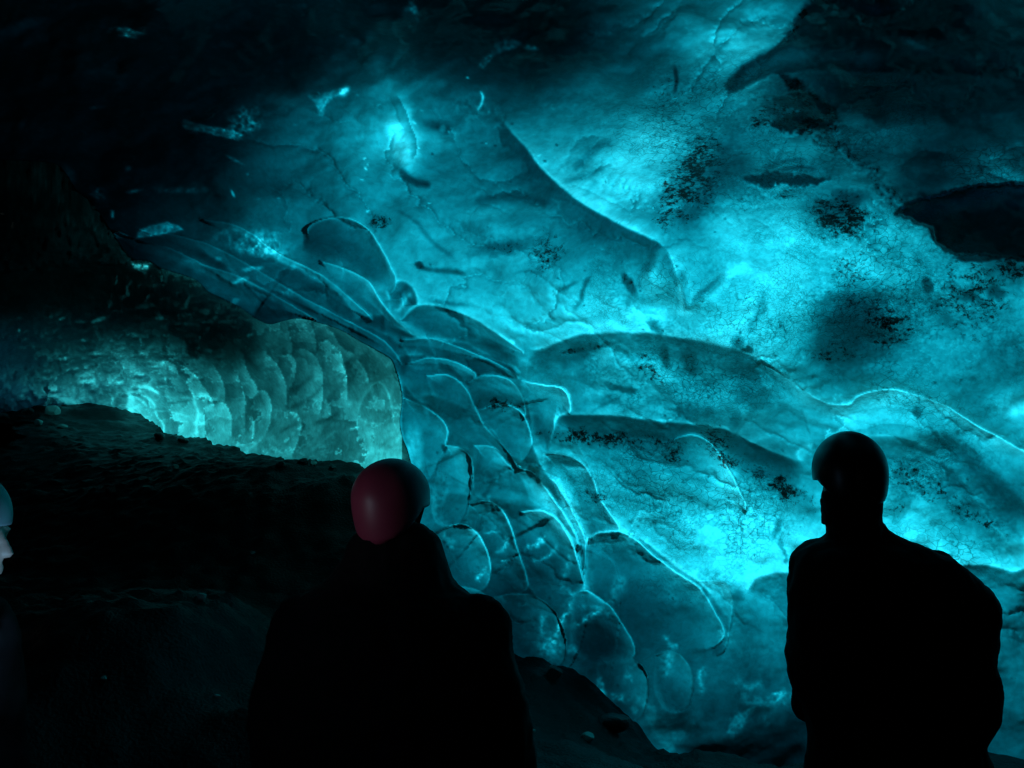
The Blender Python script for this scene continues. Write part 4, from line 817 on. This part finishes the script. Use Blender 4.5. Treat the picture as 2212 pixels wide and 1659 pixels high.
# ------------------------------------------------------------------ loose stones
def meta(o, label, cat, group=None):
    o['label'] = label; o['category'] = cat
    if group: o['group'] = group
STONE = simple_mat('pale_stone', (.5, .5, .46), .6, .4, 9., .4, 30., .6, .01)
ROCK = simple_mat('dark_rock', (.05, .05, .05), .5, .5, 6., .5, 20., .8, .02)
def stone(name, p, sz, m, seed, flat=.7, lift=.3, rz=0):
    bm = bmesh.new(); bmesh.ops.create_icosphere(bm, subdivisions=3, radius=1)
    rnd = random.Random(seed); pl = [(Vector((rnd.gauss(0, 1), rnd.gauss(0, 1), rnd.gauss(0, 1))).normalized(), rnd.uniform(.55, .9)) for _ in range(9)]
    for v in bm.verts:
        for n, d in pl:
            k = v.co.dot(n)
            if k > d: v.co -= n*(k-d)
        v.co.x *= sz[0]; v.co.y *= sz[1]; v.co.z *= sz[2]
    o = link(name, bm, m, smooth=False); o.rotation_euler = (rnd.uniform(-.3, .3), rnd.uniform(-.3, .3), rz)
    o.location = p; return o
def on_ground(U, V, d0=2.5, d1=14):
    ds = np.linspace(d0, d1, 900); P = at(np.full(900, U), np.full(900, V), ds)
    gz = ground_h(P[:, 0], P[:, 1]); k = np.argmax(P[:, 2] < gz); return P[k]

# ================================================================== people
def ring_loft(bm, rings, n=28, cap=True):
    """rings: (centre, half-width vector, half-depth vector, power)"""
    R_ = []
    for c, ax, ay, pw in rings:
        r = []
        for k in range(n):
            t = 2*math.pi*k/n; cx, sy = math.cos(t), math.sin(t)
            x = math.copysign(abs(cx)**(2/pw), cx); y = math.copysign(abs(sy)**(2/pw), sy)
            r.append(bm.verts.new(Vector(c)+Vector(ax)*x+Vector(ay)*y))
        R_.append(r)
    for a, b in zip(R_[:-1], R_[1:]):
        for k in range(n):
            j = (k+1) % n; bm.faces.new((a[k], a[j], b[j], b[k]))
    if cap: bm.faces.new(R_[0][::-1]); bm.faces.new(R_[-1])
def tube(bm, pts, n=14):
    """tapering limb through (point, radius) with round ends"""
    P = [Vector(p) for p, _ in pts]; rad = [r for _, r in pts]; rings = []
    def frame(d):
        d = d.normalized(); u = d.cross(Vector((0, 1, .17))); u = u.normalized() if u.length > .05 else Vector((1, 0, 0)); return u, d.cross(u).normalized()
    T = []
    for i in range(len(P)):
        T.append(((P[min(i+1, len(P)-1)]-P[max(i-1, 0)])).normalized())
    seq = []
    for a in (80, 55, 30): seq.append((P[0]-T[0]*rad[0]*math.sin(R(a)), T[0], rad[0]*math.cos(R(a))))
    for i in range(len(P)): seq.append((P[i], T[i], rad[i]))
    for a in (30, 55, 80): seq.append((P[-1]+T[-1]*rad[-1]*math.sin(R(a)), T[-1], rad[-1]*math.cos(R(a))))
    for c, d, r in seq:
        u, v = frame(d); rings.append((c, u*r, v*r, 2))
    ring_loft(bm, rings, n)
def ell(bm, c, r, rot=None, seg=20):
    m = Matrix.Translation(c) @ (rot.to_4x4() if rot else Matrix.Identity(4)) @ Matrix.Diagonal((*r, 1))
    bmesh.ops.create_uvsphere(bm, u_segments=seg, v_segments=seg//2+2, radius=1, matrix=m)
def finish(name, bm, m, parent, voxel=.012, smooth=4, folds=0, fsize=.12):
    o = link(name, bm, m, parent)
    rm = o.modifiers.new('union', 'REMESH'); rm.mode = 'VOXEL'; rm.voxel_size = voxel; rm.use_smooth_shade = True
    if smooth: sm = o.modifiers.new('smooth', 'SMOOTH'); sm.iterations = smooth; sm.factor = .5
    if folds:
        tx = bpy.data.textures.new('folds', 'CLOUDS'); tx.noise_scale = fsize; tx.noise_depth = 2
        dm = o.modifiers.new('folds', 'DISPLACE'); dm.texture = tx; dm.strength = folds; dm.texture_coords = 'LOCAL'
    return o
SKIN = simple_mat('skin', (.42, .30, .25), .5, .4, 30., .15, 90., .3, .002)
FABRIC = simple_mat('black_jacket_fabric', (.004, .004, .0045), .8, .08, 12., .4, 300., .4, .002)
TROUS = simple_mat('dark_trousers', (.008, .008, .011), .8, .2, 12., .3, 200., .4, .002)
LEATH = simple_mat('boot_leather', (.01, .009, .008), .5, .3, 20., .4)
GLOVE = simple_mat('glove_fabric', (.01, .01, .01), .7, .3, 20., .4)
STRAP = simple_mat('nylon_strap', (.015, .015, .015), .6, .3)
HRED = simple_mat('red_helmet_plastic', (.26, .035, .07), .46, .4, 8., .2)
HBLK = simple_mat('black_helmet_plastic', (.006, .006, .006), .35, .4)
HGRY = simple_mat('grey_helmet_plastic', (.20, .30, .33), .4, .4)
LAMPB = simple_mat('lamp_body', (.02, .02, .02), .4, .4)
ml, nl = mat('lamp_lens'); e_ = N(nl, 'ShaderNodeEmission', Strength=.8); e_.inputs['Color'].default_value = (.75, .9, 1, 1); ol = N(nl, 'ShaderNodeOutputMaterial'); nl.links.new(e_.outputs[0], ol.inputs[0])

def person(label, foot, yaw, headpos, head_yaw, head_pitch=0., tall=1.0):
    e = bpy.data.objects.new('person', None); COL.objects.link(e); e.location = foot; meta(e, label, 'person')
    return e
def make_body(e, H, hy, hp, hands, off=0., tw=1.):
    """one continuous figure: H head centre, local coords of e (unrotated), facing direction hy (0 = away from the lens, +y)"""
    bm = bmesh.new(); rot = Matrix.Rotation(hy, 3, 'Z') @ Matrix.Rotation(hp, 3, 'X')
    def hd(p): return Vector(H)+rot @ Vector(p)
    ell(bm, hd((0, -.012, .03)), (.074, .094, .088), rot, 28)              # skull
    ell(bm, hd((0, .018, -.045)), (.058, .066, .070), rot, 24)             # face and jaw
    ell(bm, hd((0, .050, -.098)), (.024, .022, .018), rot)                 # chin
    for s_ in (-1, 1):
        ell(bm, hd((s_*.076, -.012, -.02)), (.010, .020, .033), rot)       # ears
        ell(bm, hd((s_*.034, .062, -.028)), (.021, .016, .018), rot)       # cheekbones
        ell(bm, hd((s_*.028, .080, .024)), (.022, .010, .007), rot)        # brows
        ell(bm, hd((s_*.029, .075, .006)), (.012, .011, .009), rot)        # eyes
    tube(bm, [(hd((0, .080, .012)), .008), (hd((0, .092, -.012)), .009), (hd((0, .099, -.030)), .0115)])   # nose
    tube(bm, [(hd((-.018, .078, -.063)), .006), (hd((0, .086, -.061)), .008), (hd((.018, .078, -.063)), .006)])   # lips
    tube(bm, [(hd((-.016, .077, -.072)), .006), (hd((0, .084, -.073)), .008), (hd((.016, .077, -.072)), .006)])
    nx, ny, nz = H[0], H[1]-.02, H[2]
    tube(bm, [(hd((0, -.02, -.05)), .055), ((nx, ny, nz-.16), .056), ((nx, ny, nz-.24), .075)])
    sh = nz-.27; nx += off
    ring_loft(bm, [((nx, ny, sh+dz), (w_*tw, 0, 0), (0, d_/tw, 0), pw) for dz, w_, d_, pw in ((.03, .10, .07, 2), (-.02, .15, .08, 2.4), (-.15, .14, .09, 2.4), (-.35, .125, .085, 2.3), (-.50, .14, .095, 2.3), (-.62, .14, .09, 2.3))])
    hip = sh-.60
    for s_ in (-1, 1):
        tube(bm, [((nx+s_*.08, ny, hip+.02), .085), ((nx+s_*.09, ny+.01, hip-.35), .058), ((nx+s_*.095, ny, hip-.62), .045), ((nx+s_*.10, ny-.01, .07), .038), ((nx+s_*.10, ny+.12, .045), .034)])
        hnd = hands[0 if s_ < 0 else 1]; el = hnd[0]; wr = hnd[1]
        tube(bm, [((nx+s_*.14, ny, sh-.05), .048), (el, .042), (wr, .028)])
        make_hand(bm, wr, el, s_, .0)
    return finish('body', bm, SKIN, e, .0075, 3)
def make_hand(bm, wr, el, side, grow):
    wr = Vector(wr); d = (wr-Vector(el)).normalized(); f = Vector((0, 1, 0)); up = f-d*f.dot(d); up.normalize(); lat = d.cross(up)*1.0
    # palm is edge-on to the walking direction, thumb towards the front
    ring_loft(bm, [(wr, up*(.026+grow), lat*(.018+grow), 2.2), (wr+d*.03, up*(.036+grow), lat*(.016+grow), 2.4), (wr+d*.075, up*(.041+grow), lat*(.014+grow), 2.6), (wr+d*.095, up*(.038+grow), lat*(.012+grow), 2.4)], 16)
    inw = lat*(1 if lat.x*side < 0 else -1)
    for k, (o_, l_) in enumerate(((.030, .068), (.010, .076), (-.011, .070), (-.030, .055))):
        b0 = wr+d*.085+up*o_; a1 = d*math.cos(.35)+inw*math.sin(.35); a2 = d*math.cos(.95)+inw*math.sin(.95); a3 = d*math.cos(1.4)+inw*math.sin(1.4)
        p1 = b0+a1*l_*.45; p2 = p1+a2*l_*.32; p3 = p2+a3*l_*.25
        tube(bm, [(b0, .0095+grow), (p1, .0088+grow), (p2, .0080+grow), (p3, .0070+grow)], 8)
    t0 = wr+d*.03+up*.030; td = (d*.75+up*.6+inw*.35).normalized(); t1 = t0+td*.035; t2 = t1+(d*.9+inw*.4+up*.2).normalized()*.03
    tube(bm, [(t0, .012+grow), (t1, .0105+grow), (t2, .0085+grow)], 8)
def outline_garment(e, D, rows, depth, bm, back=0.):
    """garment built from its real widths at each height (surveyed bearings at distance D); returns rings in local coords"""
    rings = []
    for v, l, r in rows:
        a = aty(l, v, D); b = aty(r, v, D); c = (a+b)/2-np.array(e.location); hw = (b[0]-a[0])/2
        dp = min(depth, hw*.72)
        rings.append(((c[0], c[1]+back, c[2]), (hw, 0, 0), (0, dp, 0), 2.3))
    ring_loft(bm, rings, 40)
    return rings
def helmet(e, H, hy, m, r=(.118, .135, .112), drop=.055, lift=.03, lamp=True, tilt=0., label=None, lens=False, strap=True):
    rot = Matrix.Rotation(hy, 3, 'Z') @ Matrix.Rotation(tilt, 3, 'X')
    bm = bmesh.new(); bmesh.ops.create_uvsphere(bm, u_segments=48, v_segments=32, radius=1)
    c = Vector((0, -.006, lift))
    for v in list(bm.verts):
        # skirt reaches lower over the nape than over the brow
        lim = -.12-.55*max(0, -v.co.y) if drop > .05 else -.2
        if v.co.z < lim: v.co.z = lim-(.02 if v.co.z < lim-.05 else 0); 
    bmesh.ops.delete(bm, geom=[f for f in bm.faces if f.calc_center_median().z < -.12-.55*max(0, -f.calc_center_median().y)-.0 and abs(f.normal.z) > .8], context='FACES')
    for v in bm.verts:
        n_ = 1+.018*math.cos(6*math.atan2(v.co.x, v.co.y))*max(0, v.co.z)*(1-v.co.z)*3       # shallow moulded ridges
        v.co = Vector((v.co.x*r[0]*n_, v.co.y*r[1]*n_, v.co.z*r[2] if v.co.z > 0 else v.co.z*drop*2.2))
    bmesh.ops.transform(bm, matrix=Matrix.Translation(Vector(H)+rot @ c) @ rot.to_4x4(), verts=bm.verts)
    h = link('helmet', bm, m, e)
    so_ = h.modifiers.new('shell', 'SOLIDIFY'); so_.thickness = .006; so_.offset = -1
    if label: h['label'] = label
    hd = lambda p: Vector(H)+rot @ Vector(p)
    bm = bmesh.new()      # chin strap in a V under each ear
    for s_ in ((-1, 1) if strap else ()):
        tube(bm, [(hd((s_*.088, .045, .0)), .005), (hd((s_*.074, .015, -.075)), .005), (hd((s_*.03, .045, -.122)), .005), (hd((0, .052, -.126)), .005)], 8)
        tube(bm, [(hd((s_*.086, -.06, -.02)), .005), (hd((s_*.074, .012, -.075)), .005)], 8)
    if strap: link('chin_strap', bm, STRAP, h)
    else: bm.free()
    if lamp:
        bm = bmesh.new(); n = 40; rr_ = []
        for k in range(n):    # elastic band round the shell
            t = 2*math.pi*k/n; x, y = math.cos(t)*(r[0]*.972+.003), math.sin(t)*(r[1]*.972+.003)
            rr_.append([bm.verts.new(hd(Vector((x*q, y*q-.006, lift+z)))) for q, z in ((1, .015), (1.0, .038), (1.022, .037), (1.022, .016))])
        for k in range(n):
            a, b = rr_[k], rr_[(k+1) % n]
            for i in range(4): bm.faces.new((a[i], b[i], b[(i+1) % 4], a[(i+1) % 4]))
        link('lamp_strap', bm, STRAP, h)
        bm = bmesh.new(); lc = Vector((0, r[1]+.008, lift+.026))
        bmesh.ops.create_cube(bm, size=1, matrix=Matrix.Translation(hd(lc)) @ rot.to_4x4() @ Matrix.Diagonal((.056, .030, .038, 1)))
        bmesh.ops.bevel(bm, geom=bm.edges[:], offset=.007, segments=3, affect='EDGES')
        lb = link('headlamp', bm, LAMPB, h)
        bm = bmesh.new(); bmesh.ops.create_cone(bm, cap_ends=True, segments=24, radius1=.014, radius2=.012, depth=.002, matrix=Matrix.Translation(hd(lc+Vector((0, .0165, 0)))) @ rot.to_4x4() @ Matrix.Rotation(R(-90), 4, 'X'))
        link('lens', bm, ml if lens else LAMPB, lb, smooth=False)
        return h, hd(lc+Vector((0, .05, 0)))
    return h, None
def legs(e, cx, cy, top, spread, m, wtop=.12):
    bm = bmesh.new()
    for s_ in (-1, 1):
        ring_loft(bm, [((cx+s_*spread*.75, cy, top), (wtop, 0, 0), (0, .12, 0), 2.2), ((cx+s_*spread*.9, cy, top-.15), (.108, 0, 0), (0, .115, 0), 2.2), ((cx+s_*spread, cy+.01, .50), (.082, 0, 0), (0, .09, 0), 2.1),
            ((cx+s_*spread, cy-.01, .33), (.078, 0, 0), (0, .085, 0), 2.1), ((cx+s_*spread, cy, .12), (.072, 0, 0), (0, .078, 0), 2.1), ((cx+s_*spread, cy, .09), (.074, 0, 0), (0, .08, 0), 2.1)], 24)
    finish('trousers', bm, m, e, .012, 3, .02, .09)
    for s_ in (-1, 1):
        bm = bmesh.new(); x = cx+s_*spread
        ring_loft(bm, [((x, cy-.005, .20), (.056, 0, 0), (0, .062, 0), 2.2), ((x, cy-.005, .10), (.05, 0, 0), (0, .062, 0), 2.2), ((x, cy+.03, .075), (.052, 0, 0), (0, .11, 0), 2.4), ((x, cy+.055, .045), (.056, 0, 0), (0, .155, 0), 2.6), ((x, cy+.055, .0), (.057, 0, 0), (0, .158, 0), 2.8)], 24)
        b = finish('boot', bm, LEATH, e, .007, 2)
        bm = bmesh.new(); ring_loft(bm, [((x, cy+.055, .018), (.061, 0, 0), (0, .165, 0), 2.8), ((x, cy+.055, -.012), (.060, 0, 0), (0, .163, 0), 2.8)], 24); link('sole', bm, LAMPB, b, smooth=False)

# -- visitor in silhouette on the right
DR = 2.4
f = aty(1900, 1659, DR); e1 = person('right-hand person in silhouette, round dark helmet and bulky jacket, against bright blue ice', (f[0], f[1], 0.), 0, None, 0)
hc = aty(1834, 1047, DR)-np.array(e1.location); HY = R(5)
make_body(e1, tuple(hc), HY, .05, (((hc[0]-.08, hc[1]-.02, 1.05), (hc[0]-.02, hc[1]+.07, .92)), ((hc[0]+.28, hc[1]-.02, 1.05), (hc[0]+.20, hc[1]+.07, .92))), .10)
bm = bmesh.new(); ell(bm, Vector(hc)+Vector((0, -.012, -.055)), (.090, .100, .105)); tube(bm, [(Vector(hc)+Vector((0, -.012, -.08)), .082), (Vector(hc)+Vector((.004, -.02, -.20)), .084)]); finish('hood', bm, FABRIC, e1, .008, 3, .01, .05)
helmet(e1, tuple(hc), HY, HBLK, r=(.107, .122, .128), lift=.040, drop=.085, lamp=False, strap=False)
rowsR = [(1078,1774,1889),(1098,1779,1891),(1120,1784,1898),(1140,1790,1912),(1152,1790,1928),(1163,1776,1950),(1170,1757,1972),(1180,1737,1996),(1192,1723,2016),(1205,1716,2048),(1222,1713,2068),(1250,1710,2105),(1270,1708,2128),(1300,1707,2144),(1340,1706,2147),(1400,1705,2142),
   (1430,1705,2139),(1452,1706,2142),(1480,1712,2150),(1510,1726,2150),(1545,1742,2142),(1575,1751,2124),(1595,1755,2112),(1620,1750,2120),(1659,1744,2134),(1710,1742,2142),(1740,1745,2138)]
bm = bmesh.new(); outline_garment(e1, DR, rowsR, .17, bm)
def lo(p): return Vector(aty(*p, DR))-e1.location
a0, a1, a2 = lo((2068,1300)), lo((2108,1512)), lo((2040,1600))
tube(bm, [(a0, .075), (a0*.5+a1*.5+Vector((-.02, -.05, 0)), .070), (a1+Vector((.0, -.02, 0)), .066), (a2+Vector((0, .14, .02)), .058)])
a0, a1, a2 = lo((1752,1260)), lo((1752,1440)), lo((1790,1560))
tube(bm, [(a0, .062), (a0*.5+a1*.5+Vector((0, -.05, 0)), .066), (a1+Vector((0, -.02, 0)), .062), (a2+Vector((0, .15, 0)), .054)])
tube(bm, [(lo((1985,1215)), .05), (lo((2030,1222)), .045), (lo((2070,1262)), .05)])
j = finish('jacket', bm, FABRIC, e1, .010, 3, .022, .07)
bm = bmesh.new(); n = 28; ring_loft(bm, [(tuple(lo((1841,1136))), (.090, 0, 0), (0, .088, 0), 2), (tuple(lo((1836,1082))), (.086, 0, 0), (0, .088, 0), 2)], n)
finish('collar', bm, FABRIC, j, .008, 2, .01, .04)
c_ = lo((1940,1700)); legs(e1, c_[0], c_[1], c_[2]+.05, .13, TROUS, .15)

# -- visitor in the red helmet
DC = 2.4
f = aty(850, 1659, DC); e2 = person('person seen from behind in a shiny dark red helmet and wide black coat', (f[0], f[1], ground_h(np.array(f[0]), np.array(f[1]))), 0, None, 0)
hc = aty(848, 1092, DC)-np.array(e2.location); HY2 = R(-25)
make_body(e2, tuple(hc), HY2, .0, (((hc[0]-.30, hc[1]-.02, 1.02), (hc[0]-.32, hc[1]+.08, .80)), ((hc[0]+.30, hc[1]-.02, 1.02), (hc[0]+.32, hc[1]+.08, .80))))
helmet(e2, tuple(hc), HY2, HRED, r=(.118, .132, .122), lift=.026, drop=.10, tilt=.12, lamp=False)
rowsC = [(1128,780,915),(1142,772,930),(1158,762,944),(1180,750,955),(1215,735,964),(1245,712,974),(1268,680,990),(1290,645,1020),(1320,615,1052),(1360,592,1081),(1400,577,1104),(1450,565,1121),(1500,558,1137),(1560,552,1149),(1620,549,1156),(1680,549,1160),(1760,552,1160),(1800,560,1152)]
bm = bmesh.new(); outline_garment(e2, DC, rowsC, .20, bm)
def lo2(p): return Vector(aty(*p, DC))-e2.location
for U0, U1 in ((1040, 1092), (655, 605)):
    a0, a1, a2 = lo2((U0, 1340)), lo2((U1, 1560)), lo2((U1+(6 if U1 > 800 else -6), 1760))
    tube(bm, [(a0+Vector((0, -.02, 0)), .085), (a0*.5+a1*.5+Vector((0, -.06, 0)), .085), (a1+Vector((0, -.05, 0)), .082), (a2+Vector((0, .02, .03)), .06)])
finish('coat', bm, FABRIC, e2, .010, 3, .030, .09)
c_ = lo2((850,1790)); legs(e2, c_[0], c_[1], c_[2]+.02, .13, TROUS, .13)

# -- visitor cut by the left edge of the view
DL = 1.75
f = aty(-104, 1500, DL); e3 = person('person cut off by the left edge in a pale grey helmet with bluish lit face', (f[0], f[1], ground_h(np.array(f[0]), np.array(f[1]))), 0, None, 0)
hc = aty(-86, 1168, DL)-np.array(e3.location); HY3 = R(-74)
make_body(e3, tuple(hc), HY3, -.02, (((hc[0]-.12, hc[1]+.20, 1.0), (hc[0]-.12, hc[1]+.25, .80)), ((hc[0]-.10, hc[1]-.22, 1.12), (hc[0]-.02, hc[1]-.155, 1.235))), -.045, .75)
h3, lp = helmet(e3, tuple(hc), HY3, HGRY, r=(.098, .104, .112), lift=.050, lamp=False)
lp = Vector(at(12, 1325, DL-.12))-e3.location
rowsL = [(1285,-130,-10),(1310,-150,8),(1340,-190,22),(1380,-215,30),(1450,-228,36),(1550,-232,40),(1650,-232,44),(1760,-225,44),(1850,-215,38)]
bm = bmesh.new(); outline_garment(e3, DL, rowsL, .24, bm)
for s_, el_, wr_ in ((-1, (hc[0]-.12, hc[1]+.20, 1.0), (hc[0]-.12, hc[1]+.25, .80)), (1, (hc[0]-.10, hc[1]-.22, 1.12), (hc[0]-.02, hc[1]-.155, 1.235))):
    tube(bm, [((hc[0]-.045+s_*.10, hc[1], hc[2]-.33), .085), (el_, .064), (tuple(Vector(el_)*.12+Vector(wr_)*.88), .048)])
finish('jacket', bm, FABRIC, e3, .010, 3, .02, .08)
legs(e3, hc[0]-.02, hc[1], .86, .12, TROUS, .13)
ld = bpy.data.lights.new('added_helmet_spot', 'SPOT'); ld.spot_size = R(46); ld.spot_blend = 1.; lo_ = bpy.data.objects.new('added_helmet_spot', ld); COL.objects.link(lo_); lo_.parent = e3  # added spot that lights the red helmet from out of view
lo_.location = lp; ld.energy = 1.8; ld.color = (.8, .92, 1.); ld.shadow_soft_size = .012
tgt = Vector(at(800, 1080, DC))-Vector(e3.location)-lp
lo_.rotation_euler = (tgt+Vector((0, 0, .02))).to_track_quat('-Z', 'Y').to_euler()

# ================================================================== stones
ST_ = [(545,1196,.045,STONE,'pale angular stone shard lying alone high on the dark gravel slope'),
       (224,1468,.030,STONE,'small oval grey pebble on the lower left of the dark gravel'),
       (550,1524,.030,STONE,'small light pebble on the gravel just left of the black coat'),
       (434,1292,.050,STONE,'dim rounded stone in the middle of the dark gravel slope'),
       (468,1506,.026,STONE,'tiny elongated pebble beside the left coat edge, above the other pebble'),
       (112,897,.26,STONE,'largest pale block in the rubble on the tunnel floor'),
       (60,893,.15,STONE,'pale wedge of rock left of the largest block on the tunnel floor'),
       (84,915,.12,STONE,'flat pale rock in front of the blocks on the tunnel floor'),
       (135,925,.12,STONE,'long low pale rock at the right end of the tunnel floor rubble'),
       (8,905,.16,STONE,'rough rock at the left edge of the tunnel floor rubble'),
       (344,946,.14,ROCK,'dark knob of rock on the crest of the heap below the glowing ice'),
       (396,953,.12,ROCK,'second dark knob of rock on the crest, right of the first'),
       (655,1000,.09,ROCK,'dark stone on the crest of the heap left of the red helmet'),
       (676,1003,.07,STONE,'lit pale stone poking up from the crest near the red helmet'),
       (606,1006,.08,ROCK,'broad dark stone on the crest below the scalloped ice'),
       (720,1012,.07,ROCK,'jagged dark stone on the crest touching the red helmet'),
       (378,1010,.07,STONE,'oval brown stone below the crest, left of centre of the heap'),
       (1197,1462,.13,ROCK,'black boulder at the foot of the ice between the two visitors'),
       (1268,1598,.07,STONE,'dull flat stone on the floor right of the black coat'),
       (1320,1570,.20,ROCK,'wide dark rock at the foot of the ice, right of the dull flat stone'),
       (1152,1580,.022,STONE,'tiny pale pebble hugging the right edge of the black coat'),
       (240,1062,.10,ROCK,'blue-tinted rock on the slope above the pale helmet')]
for k, (u, v, s_, m, lb) in enumerate(ST_):
    p = on_ground(u, v); rnd = random.Random(k+50)
    o = stone('stone' if s_ < .11 else 'rock', (p[0], p[1], p[2]+s_*.15), (s_*rnd.uniform(.8, 1.1)*.6, s_*.45, s_*rnd.uniform(.32, .45)), m, k+11, rz=rnd.uniform(-.6, .6))
    meta(o, lb, 'stone' if s_ < .11 else 'rock')

# torch added out of view to light the left face and the red helmet
t_ = bpy.data.objects.new('torch', None); COL.objects.link(t_); t_.location = at(-26, 1352, DL-.12); meta(t_, 'small lit torch, added out of view, in the raised hand of the person on the left edge', 'torch')
bm = bmesh.new(); tube(bm, [((0, 0, -.07), .008), ((0, 0, -.02), .0075)], 16); link('handle', bm, LAMPB, t_)
bm = bmesh.new(); bmesh.ops.create_cone(bm, cap_ends=True, segments=24, radius1=.009, radius2=.0085, depth=.03, matrix=Matrix.Translation((0, 0, -.008))); link('head', bm, HGRY, t_, smooth=False)
bm = bmesh.new(); bmesh.ops.create_uvsphere(bm, u_segments=20, v_segments=12, radius=.0055, matrix=Matrix.Translation((0, 0, .018)) @ Matrix.Diagonal((1, 1, 3.0, 1))); link('lens', bm, ml, t_)
tl = bpy.data.lights.new('added_face_light', 'POINT'); to = bpy.data.objects.new('added_face_light', tl); COL.objects.link(to); to.parent = t_; to.location = (.02, -.05, .06); t_.rotation_euler = (.25, R(30), 0); t_.scale = (1.6, 1.6, 1.3); tl.energy = .9; tl.color = (.26, .62, 1.); tl.shadow_soft_size = .015  # added point lamp that brightens the left visitor's face
